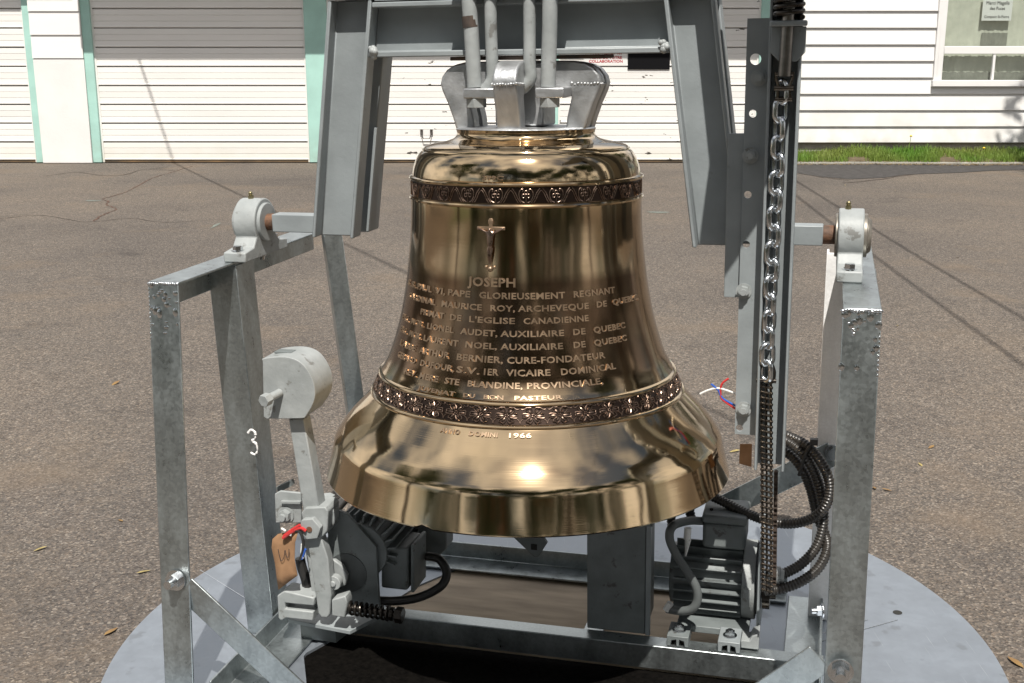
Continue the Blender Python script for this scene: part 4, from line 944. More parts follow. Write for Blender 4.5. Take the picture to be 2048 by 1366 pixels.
# inscription: word by word round the waist
BW = SM @ Matrix.Translation((.007, 0, PIV)) @ Matrix.Rotation(-TLT, 4, 'X')
def px_of(phi, z):
    w_ = BW @ (on(phi, z) - Vector((0, 0, PIV))) - Vector((0, 0, CAMZ))
    return 1024 + F * w_.x / (w_.y * math.cos(PITCH) - w_.z * math.sin(PITCH))
def phi_at(px, z):
    lo, hi = R(-78), R(100)
    for _ in range(40):
        m = (lo + hi) / 2
        if px_of(m, z) < px: lo = m
        else: hi = m
    return (lo + hi) / 2
def letters(words, z0, cap, m=None, ext=.0022):
    off = Vector(bell['_o']); b = MB()
    for body, a0, a1 in words:
        p0, p1 = phi_at(a0, z0), phi_at(a1, z0)
        me = text_mesh(body, 1.0, .05, 1.06, .024)
        xs_ = [q.co.x for q in me.vertices]; x0, x1 = min(xs_), max(xs_); vs = []
        for q in me.vertices:
            phi = p0 + (p1 - p0) * (q.co.x - x0) / (x1 - x0); y = q.co.y / .72 * cap
            r = radius(z0); t = (radius(z0 + .006) - radius(z0 - .006)) / .012; z = z0 + y / math.sqrt(1 + t * t)
            vs.append(waist_point(phi, z, ext if q.co.z > 0 else -.001, radius(z), t))
        b.add(vs, [tuple(f.vertices) for f in me.polygons]); bpy.data.meshes.remove(me)
    o = b.build('inscription', m or M['bronze_letter'], bell, smooth=0)
    bv = o.modifiers.new('bevel', 'BEVEL'); bv.width = .0008; bv.segments = 2; bv.limit_method = 'ANGLE'; bv.angle_limit = R(50)
    return o
def zc(z): return z - .035 * radius(z)
LN = [(.9995, .0190, [('JOSEPH', 936, 1031)]),
      (.9745, .0135, [('S.S.', 817, 833), ('PAUL', 836, 864), ('VI,', 871, 891), ('PAPE', 897, 941), ('GLORIEUSEMENT', 959, 1130), ('REGNANT', 1147, 1229)]),
      (.9490, .0128, [('CARDINAL', 819, 872), ('MAURICE', 884, 964), ('ROY,', 981, 1030), ('ARCHEVEQUE', 1036, 1177), ('DE', 1193, 1213), ('QUEBEC,', 1225, 1276)]),
      (.9235, .0128, [('PRIMAT', 842, 889), ('DE', 901, 923), ("L'EGLISE", 939, 1030), ('CANADIENNE', 1047, 1177)]),
      (.8970, .0130, [('EXC.', 806, 818), ('MGR.', 823, 848), ('LIONEL', 855, 908), ('AUDET,', 921, 995), ('AUXILIAIRE', 1001, 1128), ('DE', 1146, 1171), ('QUEBEC', 1187, 1250)]),
      (.8705, .0132, [('EXC.', 802, 814), ('MGR.', 819, 843), ('LAURENT', 848, 917), ('NOEL,', 931, 994), ('AUXILIAIRE', 1001, 1126), ('DE', 1147, 1171), ('QUEBEC', 1188, 1253)]),
      (.8435, .0138, [("L'ABBE", 801, 831), ('ARTHUR', 839, 898), ('BERNIER,', 914, 1006), ('CURE-FONDATEUR', 1014, 1210)]),
      (.8185, .0138, [('GERARD', 796, 831), ('DUFOUR,', 841, 908), ('S.V.', 913, 959), ('1ER', 968, 997), ('VICAIRE', 1012, 1101), ('DOMINICAL', 1122, 1231)]),
      (.7935, .0135, [('REV.', 809, 833), ('MERE', 839, 876), ('STE', 889, 918), ('BLANDINE,', 935, 1045), ('PROVINCIALE,', 1054, 1206)]),
      (.7722, .0115, [('JUVENAT', 835, 909), ('DU', 926, 949), ('BON', 967, 1007), ('PASTEUR', 1029, 1125)]),
      (.7035, .0108, [('ANNO', 880, 919), ('DOMINI', 937, 995), ('1966', 1018, 1063)]), (1.2206, .0098, [('399C', 965, 1006)])]
for z_, c_, w_ in LN: letters(w_, zc(z_), c_)
# crucifix
def relief(P, r, n=8, closed=False, rad=None, z0=0, p0=0., lift=0.):
    return [on(p0 + x / radius(z0), z0 + y, lift) for x, y in P]
zc0 = zc(1.09); pc = R(-1.9)
cz = lambda x, y, h=.0: on(pc + x / .27, zc0 + y, h)
b = MB()
def strip(b, P, wd, h):
    for (x0, y0), (x1, y1) in zip(P, P[1:]):
        d = Vector((x1 - x0, y1 - y0)); nrm = Vector((-d.y, d.x)).normalized() * wd
        q = [(x0 - nrm.x, y0 - nrm.y), (x1 - nrm.x, y1 - nrm.y), (x1 + nrm.x, y1 + nrm.y), (x0 + nrm.x, y0 + nrm.y)]
        lo = [cz(x, y, -.001) for x, y in q]; hi = [cz(x, y, h) for x, y in q]; b.loft(lo, hi)
strip(b, [(0, .052), (0, -.056)], .0036, .0030); strip(b, [(-.031, .031), (.031, .031)], .0034, .0032)
strip(b, [(-.0055, .045), (.0055, .045)], .0042, .0040); b.ball(cz(0, -.054, .001), .0062, 10, 8)
for x in (-.009, .009): b.ball(cz(x, -.050, .001), .0035, 8, 6)
crx = fixn(b.build('crucifix', M['bronze_letter'], bell, .0008))
def skin_mesh(nodes, edges, root, to):
    me = bpy.data.meshes.new('figure'); me.from_pydata([to(*q[:3]) for q in nodes], edges, []); o = bpy.data.objects.new('figure', me); col.objects.link(o)
    sk = o.modifiers.new('skin', 'SKIN'); sk.use_smooth_shade = True
    for i, q in enumerate(nodes): me.skin_vertices[0].data[i].radius = (q[3], q[3])
    me.skin_vertices[0].data[root].use_root = True
    o.modifiers.new('sub', 'SUBSURF').levels = 1
    dg = bpy.context.evaluated_depsgraph_get(); m2 = bpy.data.meshes.new_from_object(o.evaluated_get(dg)); bpy.data.objects.remove(o); return m2
nodes = [(0, -.003, .006, .0058), (0, .008, .006, .0054), (-.0005, .019, .0065, .0062), (0, .0265, .0065, .0030), (-.002, .0320, .0080, .0046),   # pelvis, waist, chest, neck, head
         (-.0075, .0225, .006, .0030), (-.018, .0275, .006, .0022), (-.029, .032, .005, .0017), (.0075, .0225, .006, .0030), (.018, .0275, .006, .0022), (.029, .032, .005, .0017),
         (-.0030, -.013, .0075, .0040), (-.0022, -.025, .0085, .0030), (-.0010, -.040, .006, .0018), (.0035, -.013, .0075, .0040), (.0026, -.025, .0085, .0030), (.0012, -.041, .006, .0018)]
edges = [(0, 1), (1, 2), (2, 3), (3, 4), (2, 5), (5, 6), (6, 7), (2, 8), (8, 9), (9, 10), (0, 11), (11, 12), (12, 13), (0, 14), (14, 15), (15, 16)]
m2 = skin_mesh(nodes, edges, 0, lambda x, y, h: cz(x, y, h) - Vector(bell['_o']))
m2.materials.append(M['bronze_relief']); m2.polygons.foreach_set('use_smooth', [True] * len(m2.polygons))
inst('figure', m2, crx, Matrix())
# lower flower band: one flower mesh turned round the bell
zA, zB = .7132, .7486; zm = (zA + zB) / 2; rm = radius(zm)
def fl(x, y, h): return on(x / rm, zm + y * .88, h)
b = MB()
for k in range(6):
    a0 = R(90 + 60 * k + 30)
    P = []
    for t in [i / 10 for i in range(11)]:
        ang = a0 + (t - .5) * R(57); rr = .0070 + .0118 * math.sin(math.pi * t) ** .5 * (1 - .12 * math.cos(4 * math.pi * (t - .5)))
        P.append(fl(rr * math.cos(ang) * 1.28, rr * math.sin(ang) * .98, .0018))
    b.tube(P, .00105, 6)
    b.tube([fl(rr * math.cos(a0) * 1.28, rr * math.sin(a0) * .95, .0006) for rr in (.0055, .0105, .015)], .001, 6, rad=[.0012, .0030, .0010])
for k in range(5):
    a0 = R(72 * k); b.ball(fl(.0032 * math.cos(a0), .0032 * math.sin(a0), .0012), .0016, 7, 5)
for s in (-1, 1):
    b.tube([fl(s * x, y, .0014) for x, y in catmull([(.005, .0195), (.013, .0190), (.0205, .0140), (.0255, .0150), (.0235, .0190)], 4)], .0010, 6)
    b.tube([fl(s * x, y, .0012) for x, y in catmull([(.0215, -.0065), (.0262, -.0110), (.0275, -.0165)], 4)], .0010, 6)
off = Vector(bell['_o']); fm = b.mesh('flower', M['bronze_relief'], off)
for k in range(40): inst('flower', fm, bell, Matrix.Rotation(R(-1.6 + 9 * k), 4, 'Z'))
# upper scroll band
zA, zB = 1.1625, 1.1990; zm = (zA + zB) / 2; rm = radius(zm)
def sc_(x, y, h): return on(x / rm, zm + y, h)
b = MB()
for s in (-1, 1):
    b.tube([sc_(s * x, y, .0014) for x, y in catmull([(.0035, -.0150), (.0100, -.0115), (.0142, -.0030), (.0140, .0065), (.0098, .0130), (.0058, .0115), (.0075, .0075)], 4)], .0010, 6)
    b.tube([sc_(s * x, y, .0012) for x, y in catmull([(.0105, -.0155), (.0172, -.0060), (.0225, .0060), (.0290, .0145)], 4)], .0011, 6)
    b.tube([sc_(s * x, y, .0012) for x, y in catmull([(.0160, -.0155), (.0215, -.0065), (.0262, .0040), (.0312, .0105)], 4)], .0009, 6)
    b.tube([sc_(s * (.0052 + .0034 * math.cos(a)), -.001 + .0038 * math.sin(a), .0010) for a in [i * .7 for i in range(9)]], .0008, 6, closed=True)
b.tube([sc_(.0034 * math.cos(a), .0062 + .0038 * math.sin(a), .0010) for a in [i * .7 for i in range(9)]], .0008, 6, closed=True)
b.tube([sc_(0, y, .0010) for y in (-.004, -.009, -.016)], .0010, 6)
sm_ = b.mesh('scroll', M['bronze_relief'], off)
for k in range(26): inst('scroll', sm_, bell, Matrix.Rotation(R(.4 + 360 / 26 * k), 4, 'Z'))
# crown: silver painted base and six square loops
b = MB(); lathe(b, [(.0, 1.3150), (.1500, 1.3145), (.1565, 1.3130), (.1590, 1.3100)], 64); crown = fixn(b.build('crown', M['silver'], bell))
def crown_loop(dirv, offs, wd=.056):
    d = Vector((dirv[0], dirv[1], 0)); s = Vector((-d.y, d.x, 0)); b = MB()
    out = [(.149, 1.310), (.1560, 1.335), (.168, 1.368), (.1800, 1.395), (.1842, 1.410), (.1800, 1.426), (.168, 1.441), (.150, 1.4515), (.125, 1.457), (.02, 1.459)]
    inn = [(.105, 1.310), (.108, 1.335), (.1135, 1.360), (.1175, 1.378), (.115, 1.390), (.106, 1.398), (.090, 1.402), (.075, 1.403), (.055, 1.403), (.02, 1.403)]
    vs = []; n = len(out)
    for q in (out, inn):
        for h in (-wd / 2, wd / 2): vs += [d * r + s * (h + offs) + Vector((0, 0, z)) for r, z in q]
    O0, O1, I0, I1 = 0, n, 2 * n, 3 * n; fs = []
    for i in range(n - 1):
        fs += [(O0 + i, O0 + i + 1, O1 + i + 1, O1 + i), (I0 + i, I1 + i, I1 + i + 1, I0 + i + 1), (O0 + i, I0 + i, I0 + i + 1, O0 + i + 1), (O1 + i, O1 + i + 1, I1 + i + 1, I1 + i)]
    fs += [(O0, O1, I1, I0), (O0 + n - 1, I0 + n - 1, I1 + n - 1, O1 + n - 1)]
    b.add(vs, fs); fixn(b.build('crown_loop', M['silver'], crown, .005, 3, smooth=35))
for d, o_, w_ in [((1, 0), -.033, .05), ((1, 0), .033, .05), ((-1, 0), -.033, .05), ((-1, 0), .033, .05), ((0, -1), 0, .054), ((0, 1), 0, .054)]: crown_loop(d, o_, w_)
for d_, o_ in [((1, 0), -.033), ((-1, 0), -.033), ((0, -1), 0)]:
    d = Vector((*d_, 0)); sd = Vector((-d.y, d.x, 0)); b = MB(); rg = random.Random(2); wz = .025 if o_ else .027
    pts = [d * .1185 + sd * (o_ - wz), d * .184 + sd * (o_ - wz), d * .1845 + sd * (o_ + wz), d * .1185 + sd * (o_ + wz)]
    for q0, q1 in zip(pts, pts[1:]):
        for i in range(9): q = q0.lerp(q1, i / 9); b.ball((q.x, q.y, 1.4075 + rg.uniform(-.0015, .0015)), rg.uniform(.0022, .0036), 7, 5)
    b.build('casting_seam', M['silver'], crown)
b = MB(); b.box((-.055, -.062, 1.317), (.055, .062, 1.4545)); b.build('crown_core', M['silver'], crown, .004)
# clapper
b = MB(); q0 = Vector((0, .02, 1.20)); b.tube([q0, (0.0, .03, .80), (.0, .04, .52)], .018, 12); b.ball((0, .035, .66), .075, 20, 14, (1, 1, 1.1)); b.build('clapper', M['dark_steel'], bell)
# flat tail stop under the mouth
ts = sthing('clapper_stop', 'grey flat steel lug with a square hole under the bell mouth', 'bracket', (0, .1, .40))
A = [lv(x, y, .12) for x, y in [(985, 1035), (1062, 1035), (1094, 1087), (1076, 1115), (1068, 1114)]]
b = MB(); b.prism(A, (0, .012, 0)); fixn(b.build('lug', M['paint_motor'], ts, .001)); p = lv(1068, 1094, .119); MB().box((p.x - .008, .1185, p.z - .008), (p.x + .008, .1195, p.z + .008)).build('square_hole', M['dark_gap'], ts)
b = MB(); q = lv(1030, 1040, .13); b.cyl((q.x, .133, q.z), (q.x, .133, .60), .012, 12); b.build('stem', M['paint_motor'], ts)

# ================================================================== STRIKING HAMMER (left)
hm = sthing('striking_hammer', 'light grey cast striking hammer on a pivoting arm beside the bell mouth', 'hammer', tuple(lv(625, 1053, -.13)))
def pv(poly, v): return [lv(x, y, v) for x, y in poly]
head = catmull([(525, 722), (527, 717), (570, 714), (601, 725), (622, 753), (630, 784), (625, 810), (609, 836)], 5) + [(600, 837), (534, 838), (527, 834)]
b = MB(); b.prism(pv(head, -.165), (0, .105, 0)); fixn(b.build('hammer_head', M['paint_light'], hm, .004, 3))
c = lv(560, 785, -.165); b = MB(); b.cyl(c, c + Vector((-.012, -.050, -.004)), .010, 16); b.cyl(c + Vector((-.0095, -.040, -.003)), c + Vector((-.0145, -.060, -.005)), .0155, 6); fixn(b.build('adjusting_bolt', M['paint_light'], hm, .001))
p = lv(575, 704, -.11); b = MB(); b.box((p.x - .026, -.128, p.z + .0), (p.x + .018, -.100, p.z + .004)); b.build('slot', M['paint_motor'], hm)
b = MB(); b.prism(pv([(577, 838), (607, 838), (640, 1022), (606, 1022)], -.14), (0, .040, 0)); fixn(b.build('hammer_arm', M['paint_light'], hm, .003))
b = MB(); b.prism(pv([(602, 1026), (610, 1016), (650, 1014), (656, 1022), (655, 1062), (640, 1080), (612, 1080)], -.150), (0, .07, 0)); fixn(b.build('pivot_block', M['paint_light'], hm, .003))
c = lv(625, 1053, -.150); b = MB(); b.cyl(c, c + Vector((0, -.018, 0)), .030, 6, rot=.2); fixn(b.build('pivot_nut', M['paint_light'], hm, .002)); MB().cyl(c + Vector((0, -.0182, 0)), c + Vector((0, -.020, 0)), .0075, 12).build('nut_centre', M['rust'], hm)
b = MB(); b.prism(pv([(648, 1018), (656, 1010), (670, 1024), (668, 1050), (655, 1060)], -.120), (0, .03, 0)); fixn(b.build('pivot_ear', M['paint_light'], hm, .003))
b = MB(); b.prism(pv([(614, 1076), (642, 1076), (656, 1118), (662, 1190), (660, 1228), (655, 1236), (642, 1235), (636, 1226)], -.150), (0, .03, 0)); fixn(b.build('cam_lever', M['paint_light'], hm, .003))
b = MB(); b.prism(pv([(607, 1078), (616, 1078), (638, 1228), (630, 1226)], -.13), (0, .02, 0)); fixn(b.build('rear_lever', M['paint_light'], hm, .002))

mm = sthing('hammer_motor', 'dark grey geared motor on a chamfered plate behind the hammer', 'motor', tuple(lv(700, 1215, -.09)))
b = MB(); b.prism(pv([(655, 1022), (678, 1022), (694, 1028), (752, 1094), (759, 1218), (657, 1210)], -.088), (0, .010, 0)); fixn(b.build('mounting_plate', M['paint_motor'], mm, .001))
c = lv(695, 1145, -.088); MB().cyl(c, c + Vector((0, -.002, 0)), .052, 40).build('motor_flange', M['motor_dark'], mm)
c2 = lv(673, 1160, -.118)
b = MB(); b.prism(pv([(650, 1122), (668, 1120), (684, 1132), (694, 1152), (690, 1172), (660, 1180)], -.108), (0, .014, 0)); fixn(b.build('crank_arm', M['paint_light'], mm, .003))
b = MB(); b.cyl(c2, c2 + Vector((0, -.020, 0)), .0185, 28); b.cyl(c2 + Vector((0, -.020, 0)), c2 + Vector((0, -.026, 0)), .0075, 16); b.build('cam_roller', M['paint_light'], mm, .0015)
ctr = lv(735, 1085, -.02); b = MB(); b.cyl((ctr.x, -.076, ctr.z), (ctr.x, .16, ctr.z), .074, 32); b.cyl((ctr.x, .161, ctr.z), (ctr.x, .19, ctr.z), .082, 32); b.build('motor_body', M['paint_motor'], mm, .002)
for k in range(16):
    a = R(-20 + 14.5 * k); d = Vector((math.cos(a), 0, math.sin(a))); s = Vector((-d.z, 0, d.x)) * .0022; b = MB(); c0 = Vector((ctr.x, -.070, ctr.z))
    b.prism([c0 + d * .070 - s, c0 + d * .096 - s, c0 + d * .096 + s, c0 + d * .070 + s], (0, .222, 0)); b.build('cooling_fin', M['paint_motor'], mm)
q = pv([(762, 1092), (815, 1097), (815, 1182), (762, 1176)], -.055)
b = MB(); b.prism(q, (0, .105, 0)); fixn(b.build('terminal_box', M['paint_motor'], mm, .006, 3))
q = pv([(821, 1090), (828, 1092), (828, 1186), (821, 1185)], -.049); b = MB(); b.prism(q, (0, .095, 0)); fixn(b.build('box_cover', M['paint_motor'], mm, .003))
q = pv([(800, 1052), (893, 1050), (893, 1098), (870, 1120), (800, 1110)], .10); b = MB(); b.prism(q, (0, .06, 0)); fixn(b.build('rear_housing', M['paint_motor'], mm, .004))
pts = catmull([lv(852, 1112, .03), lv(878, 1118, .03), lv(893, 1145, .02), lv(882, 1172, .0), lv(840, 1194, -.02), lv(790, 1202, -.04), lv(740, 1200, -.05)], 8); MB().tube(pts, .0115, 12).build('cable', M['black_rubber'], mm)
pts = catmull([lv(668, 1024, -.02), lv(685, 1004, .05), lv(705, 985, .10), lv(735, 960, .15)], 8); MB().tube(pts, .0125, 12).build('cable', M['conduit'], mm)
c = lv(655, 1013, -.05); b = MB(); b.cyl(c, c + Vector((0, 0, .02)), .018, 16); b.cyl(c + Vector((0, 0, .02)), c + Vector((0, 0, .030)), .021, 6); b.build('cable_gland', M['paint_light'], mm, .001)
# buffer spring
bs = sthing('buffer_spring', 'dark greasy coil spring on a bolt at the hammer lever foot', 'spring', tuple(lv(740, 1225, -.15)))
a, e = lv(690, 1214, -.15), lv(806, 1231, -.15); ax = (e - a).normalized(); xx, yy = MB().frame(ax)
MB().cyl(a, e - ax * .012, .0085, 16).build('bolt_shank', M['dark_steel'], bs)
L = (e - a).length * .64
MB().tube([a + ax * (.012 + L * i / 150) + (xx * math.cos(i * .30) + yy * math.sin(i * .30)) * .0155 for i in range(151)], .0036, 8).build('coil', M['dark_steel'], bs)
b = MB(); b.cyl(a + ax * (L + .014), a + ax * (L + .018), .020, 20); b.cyl(e - ax * .018, e, .0205, 6); b.cyl(e - ax * .034, e - ax * .024, .017, 6); b.build('nut', M['dark_steel'], bs, .001)
b = MB(); b.prism(pv([(663, 1200), (690, 1192), (694, 1204), (690, 1236), (663, 1232)], -.165), (0, .035, 0)); fixn(b.build('end_block', M['paint_light'], bs, .003))
# bracket that carries hammer and motor
hk = sthing('hammer_bracket', 'light grey welded bracket fixing the hammer to the stand leg', 'bracket', tuple(lv(590, 1240, -.13)))
b = MB(); b.prism(pv([(554, 1192), (568, 1182), (628, 1196), (628, 1212), (570, 1206), (570, 1218), (626, 1224), (626, 1242), (572, 1236), (562, 1242), (556, 1236)], -.16), (0, .055, 0)); fixn(b.build('lower_clamp', M['paint_light'], hk, .003))
b = MB(); b.prism(pv([(549, 988), (560, 982), (601, 986), (603, 1046), (551, 1046)], -.135), (0, .008, 0)); fixn(b.build('leg_plate', M['paint_light'], hk, .002))
place(hk, 'bolt', hexbolt('bolt', M['paint_light'], .016, .014, True, .01), lv(572, 1029, -.1355), (0, -1, 0))
b = MB(); b.box((0, 0, 0), (0, 0, 0)); b = MB(); b.prism(pv([(561, 1003), (600, 1004), (600, 1008), (561, 1007)], -.145), (0, .01, 0)); fixn(b.build('plate_rib', M['paint_light'], hk))
b = MB(); b.prism(pv([(552, 975), (580, 962), (583, 972), (556, 986)], -.06), (0, .02, 0)); fixn(b.build('rear_bar', M['paint_motor'], hk))
q = [lz(x, y, .082) for x, y in [(575, 1238), (640, 1200), (765, 1228), (700, 1262)]]; b = MB(); b.prism(q, (0, 0, -.010)); fixn(b.build('carrier_plate', M['paint'], hk, .001))
b = MB(); b.prism([lz(x, y, .070) for x, y in [(600, 1240), (640, 1215), (700, 1228), (670, 1250)]], (0, 0, -.05)); fixn(b.build('carrier_block', M['paint_motor'], hk))
# cardboard tags and loose wires
tg = sthing('cardboard_tag', 'creased brown cardboard tag with pen scribbles wired to the left stand leg', 'tag', tuple(lv(570, 1120, -.165)))
rows = [[(545, 1078), (556, 1068), (578, 1064), (597, 1061)], [(543, 1095), (560, 1090), (580, 1088), (590, 1085)], [(550, 1128), (562, 1124), (578, 1120), (589, 1118)], [(553, 1155), (565, 1152), (582, 1146), (595, 1150)], [(557, 1180), (567, 1172), (583, 1160), (594, 1152)]]
dp = [[0, .004, .002, -.006], [-.006, .004, .006, 0], [-.002, .003, .002, -.002], [0, -.002, -.004, 0], [.004, 0, -.004, -.002]]
vs = [lv(*rows[i][j], -.168 + dp[i][j]) for i in range(5) for j in range(4)]; b = MB(); b.add(vs, [(i * 4 + j, (i + 1) * 4 + j, (i + 1) * 4 + j + 1, i * 4 + j + 1) for i in range(4) for j in range(3)])
o = b.build('card', M['card'], tg, smooth=25); md = o.modifiers.new('thickness', 'SOLIDIFY'); md.thickness = .0008
b = MB(); b.tube(catmull([lv(x, y, -.1715) for x, y in [(556, 1098), (559, 1112), (563, 1122), (568, 1114), (570, 1100), (573, 1112), (577, 1114), (578, 1098)]], 4), .0008, 6); b.build('pen_mark', M['ink'], tg)
tg2 = sthing('cardboard_tag', 'small brown card tag hanging behind the foot of the lever', 'tag', tuple(lv(1490, 912, -.03)))
b = MB(); b.prism(pv([(1480, 888), (1504, 888), (1503, 934), (1478, 927)], -.04), (0, .001, 0)); fixn(b.build('card', M['card'], tg2))
wr = sthing('wire_tails', 'red, white and black wire tails beside the left cardboard tag', 'wires', tuple(lv(580, 1070, -.16)))
for nm, P, m, r in [('red_wire', [(566, 1076), (580, 1066), (600, 1056), (612, 1062)], 'red_wire', .0042), ('red_wire', [(568, 1072), (584, 1060), (600, 1050)], 'red_wire', .0038), ('white_end', [(563, 1057), (567, 1059), (571, 1062)], 'white_plastic', .003), ('white_end', [(577, 1064), (582, 1066), (581, 1071)], 'white_plastic', .0028),
                    ('black_wire', [(588, 1060), (600, 1064), (606, 1080), (606, 1100), (600, 1120)], 'black_rubber', .004), ('white_wire', [(604, 1088), (603, 1105), (606, 1116)], 'white_plastic', .0028), ('blue_wire', [(611, 1098), (607, 1110), (604, 1118)], 'blue_wire', .003), ('sheath', [(600, 1116), (604, 1135), (612, 1160), (616, 1185)], 'black_rubber', .013)]:
    MB().tube(catmull([lv(x, y, -.172 if nm != 'sheath' else -.11) for x, y in P], 6), r, 8).build(nm, M[m], wr)
wr2 = sthing('wire_tails', 'red, white and blue wire tails beside the lever behind the bell', 'wires', tuple(lv(1440, 790, -.06)))
for nm, P, m in [('red_wire', [(1457, 757), (1444, 768), (1441, 785), (1446, 800), (1478, 822)], 'red_wire'), ('blue_wire', [(1422, 768), (1436, 780), (1446, 797), (1478, 815)], 'blue_wire'), ('white_wire', [(1400, 788), (1418, 780), (1440, 777), (1478, 790)], 'white_plastic')]:
    MB().tube(catmull([lv(x, y, -.07) for x, y in P], 6), .0024, 8).build(nm, M[m], wr2)

# ================================================================== SWING MOTOR AND CONTROL CABINET (right)
cb_ = sthing('control_cabinet', 'tall grey sheet metal cabinet between the bell and the swing motor', 'cabinet', tuple(lv(1235, 1280, 0)))
a, e = lv(1174, 1275, .004), lv(1290, 1294, .004); zt = lv(1300, 1034, .06).z
b = MB(); b.box((a.x, .004, .0795), (e.x, .15, zt)); b.build('cabinet_body', M['paint_motor'], cb_, .003)
b = MB(); b.box((e.x + .0005, .000, .0795), (e.x + .012, .012, zt + .004)); b.build('cabinet_edge', M['paint'], cb_, .001)
b = MB(); b.box((a.x - .003, -.001, zt + .0005), (e.x + .016, .156, zt + .005)); b.build('cabinet_lid', M['paint_motor'], cb_, .001)
sm = sthing('swing_motor', 'grey finned electric motor with a terminal box that swings the bell', 'motor', tuple(lv(1430, 1240, .06)))
c0 = lv(1352, 1155, .125); c1 = lv(1488, 1165, .125); cz_ = (c0.z + c1.z) / 2; cy_ = .155
b = MB(); b.cyl((c0.x - .012, cy_, cz_), (c1.x, cy_, cz_), .076, 40); b.build('motor_body', M['paint_motor'], sm, .002)
for k in range(11):
    a = R(100 + 16 * k); d = Vector((0, math.cos(a), math.sin(a))); s = Vector((0, -d.z, d.y)) * .0021; q = Vector((c0.x, cy_, cz_)); b = MB()
    b.prism([q + d * .072 - s, q + d * .102 - s * .7, q + d * .102 + s * .7, q + d * .072 + s], (c1.x - c0.x - .004, 0, 0)); b.build('cooling_fin', M['paint_motor'], sm)
b = MB(); b.cyl((c1.x - .002, cy_, cz_), (c1.x + .03, cy_, cz_), .098, 40); b.cyl((c1.x + .03, cy_, cz_), (c1.x + .036, cy_, cz_), .085, 40); b.box((c1.x + .002, .049, cz_ - .028), (c1.x + .022, .060, cz_ + .022)); b.build('end_shield', M['paint_light'], sm, .002)
q = lv(1523, 1090, -.01); b = MB(); b.box((c1.x + .0375, .03, .085), (c1.x + .045, .25, cz_ + .145)); b.build('motor_plate', M['paint'], sm, .001)
b = MB(); b.cyl((c1.x + .046, .08, cz_ - .0), (c1.x + .08, .08, cz_), .012, 16); b.cyl((c1.x + .048, .08, cz_ - .004), (c1.x + .066, .08, cz_ - .004), .034, 20); b.build('sprocket', M['dark_steel'], sm, .001)
tb0 = lv(1404, 1093, .09); tb1 = lv(1492, 1050, .09); tz = lv(1440, 1012, .10).z
b = MB(); b.box((tb0.x, .090, tb0.z - .004), (tb1.x, .205, tb1.z - .004)); b.build('terminal_box', M['paint_motor'], sm, .010, 3)
b = MB(); b.box((tb0.x - .002, .086, tb1.z - .0035), (tb1.x + .003, .210, tb1.z + .018)); lid = b.build('box_lid', M['paint_motor'], sm, .007, 3)
for px in (1423, 1475): place(sm, 'screw', hexbolt('screw', M['dark_steel'], .005, .003, False), lz(px, 1020, tb1.z + .018), (0, 0, 1))
b = MB(); b.box((c0.x + .015, .03, .086), (c1.x + .02, .23, .104)); b.box((c0.x + .02, .10, .104), (c0.x + .06, .21, cz_ - .05)); b.box((c1.x - .04, .10, .104), (c1.x, .21, cz_ - .05)); b.build('motor_foot', M['paint_motor'], sm, .002)
b = MB(); qq = lv(1500, 1250, -.02); b.prism([(qq.x - .02, -.02, .085), (qq.x + .022, -.02, .085), (qq.x + .022, -.02, .128), (qq.x + .006, -.02, .118), (qq.x - .0, -.02, .105), (qq.x - .02, -.02, .105)], (0, .05, 0)); fixn(b.build('foot_bracket', M['paint_light'], sm, .002))
# clamps holding the motor to the beam
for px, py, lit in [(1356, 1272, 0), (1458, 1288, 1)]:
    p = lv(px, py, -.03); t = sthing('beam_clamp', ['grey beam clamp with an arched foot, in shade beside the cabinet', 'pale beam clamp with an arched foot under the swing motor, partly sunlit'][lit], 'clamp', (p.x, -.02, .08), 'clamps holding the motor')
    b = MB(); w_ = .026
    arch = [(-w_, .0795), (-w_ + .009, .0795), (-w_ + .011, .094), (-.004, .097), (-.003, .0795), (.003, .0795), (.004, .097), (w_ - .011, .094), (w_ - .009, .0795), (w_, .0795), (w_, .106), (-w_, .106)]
    b.prism([(p.x + x, -.038, z) for x, z in arch], (0, .075, 0)); fixn(b.build('clamp_body', M['paint'] if lit else M['paint_motor'], t, .0015))  # sun and shade put into the paint: paler right clamp, darker left
    place(t, 'bolt', hexbolt('bolt', M['zinc'], .0125, .010, True, .004), (p.x, -.005, .1062), (0, 0, 1))
# cables on the right
cab = sthing('motor_cable', 'grey cable looping from the terminal box down to the cabinet foot', 'cable', tuple(lv(1360, 1150, -.03)))
pts = catmull([lv(x, y, v) for x, y, v in [(1404, 1042, .11), (1375, 1042, .06), (1346, 1052, -.02), (1339, 1075, -.03), (1350, 1105, -.03), (1372, 1140, -.03), (1391, 1172, -.03), (1395, 1198, -.03), (1385, 1217, -.03), (1362, 1222, -.02), (1335, 1218, -.0)]], 8); MB().tube(pts, .0105, 12).build('sheath', M['grey_cable'], cab)
a, e = lv(1376, 1056, .0), lv(1374, 1078, .0); MB().cyl(a, e, .0085, 14).build('gland', M['white_plastic'], cab)
a, e = lv(1376, 1079, .0), lv(1371, 1112, .0); MB().cyl(a, e, .0075, 12, .002).build('gland_tail', M['white_plastic'], cab)
a, e = lv(1341, 1206, -.01), lv(1332, 1220, -.01); MB().cyl(a, e, .0085, 12).build('gland', M['white_plastic'], cab)
def conduit(name, P, r, m):
    path = catmull(P, 60); pts = [Vector(q) for q in path]; out = []; rad = []; acc = 0; last = pts[0]; s = 0
    for q in pts:
        s += (q - last).length; last = q; out.append(q); rad.append(r * (1 + .075 * math.sin(s / .0078 * 2 * math.pi)))
    return MB().tube(out, r, 12, rad=rad)
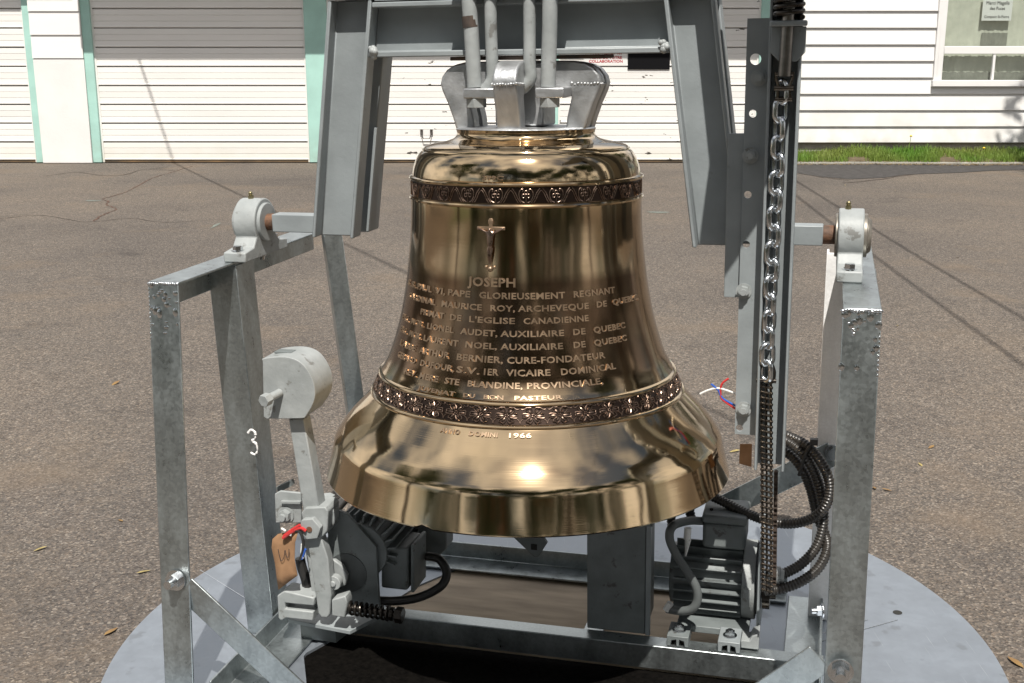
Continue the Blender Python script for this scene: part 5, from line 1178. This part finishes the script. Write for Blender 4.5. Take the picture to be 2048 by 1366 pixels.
con = sthing('black_conduit', 'bundle of black ribbed conduits looping behind the right front leg', 'conduit', tuple(lv(1620, 1000, .10)))
CP = [[(1545, 862, .16), (1580, 874, .13), (1618, 895, .10), (1648, 935, .08), (1660, 975, .07), (1652, 1010, .06), (1625, 1036, .06), (1585, 1047, .07), (1540, 1043, .09), (1490, 1025, .12), (1440, 1000, .15), (1395, 980, .17)],
      [(1545, 870, .14), (1585, 890, .11), (1615, 920, .10), (1635, 960, .10), (1645, 1005, .09), (1646, 1050, .08), (1632, 1095, .06), (1600, 1130, .03), (1562, 1150, .0)],
      [(1545, 895, .17), (1578, 908, .14), (1604, 938, .12), (1622, 980, .12), (1634, 1030, .12), (1650, 1070, .10), (1654, 1100, .06), (1635, 1138, .03), (1600, 1164, .0), (1560, 1178, -.02), (1530, 1181, -.03)]]
for P in CP: conduit('conduit', [tuple(lv(x, y, v)) for x, y, v in P], .0118, 'conduit').build('conduit', M['conduit'], con)
a, e = lv(1541, 1150, .0), lv(1560, 1152, .0); b = MB(); b.cyl(a - (e - a) * .2, e, .022, 16); b.cyl(e, e + (e - a) * .45, .019, 6); b.build('gland', M['paint_light'], con, .001)
b = MB(); b.tube(catmull([lv(x, y, v) for x, y, v in [(1628, 884, .09), (1612, 905, .085), (1603, 935, .09), (1598, 950, .10)]], 5), .0042, 8); p = lv(1627, 884, .085); b.box((p.x - .008, p.y - .008, p.z - .006), (p.x + .010, p.y + .008, p.z + .008)); b.build('cable_tie', M['black_rubber'], con)
con2 = sthing('black_conduit', 'pair of short black conduits rising beside the cabinet behind the bell', 'conduit', tuple(lv(1350, 1040, .17)))
for P in [[(1344, 1050, .16), (1340, 1020, .17), (1338, 985, .18)], [(1382, 1035, .16), (1376, 1005, .17), (1368, 975, .18)]]:
    conduit('conduit', [tuple(lv(x, y, v)) for x, y, v in P], .0118, 'conduit').build('conduit', M['conduit'], con2)
M['ply'] = mat('weathered plywood', (.42, .335, .245), .85, 0, .2, 5., bump=.2, bscale=60, stretch=(1, 5, 1))
b = MB(); b.box((-.46, -.028, .0015), (.60, .405, .0085)); o = b.build('plywood_board', M['ply'], None); o.matrix_world = SM.copy()
tag(o, 'brown weathered board lying between the lower cross beams under the bell', 'board')
# dark sheet standing in for the black area in the base plate opening
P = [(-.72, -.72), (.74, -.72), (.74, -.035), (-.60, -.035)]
b = MB(); b.prism([(x, y, .0015) for x, y in P], (0, 0, .004)); o = b.build('dark_sheet', M['mat'], None); o.matrix_world = SM.copy()
tag(o, 'near-black rough sheet lying in the opening at the front of the round base plate', 'mat')

for o in bpy.data.objects:
    if '_o' in o: del o['_o']
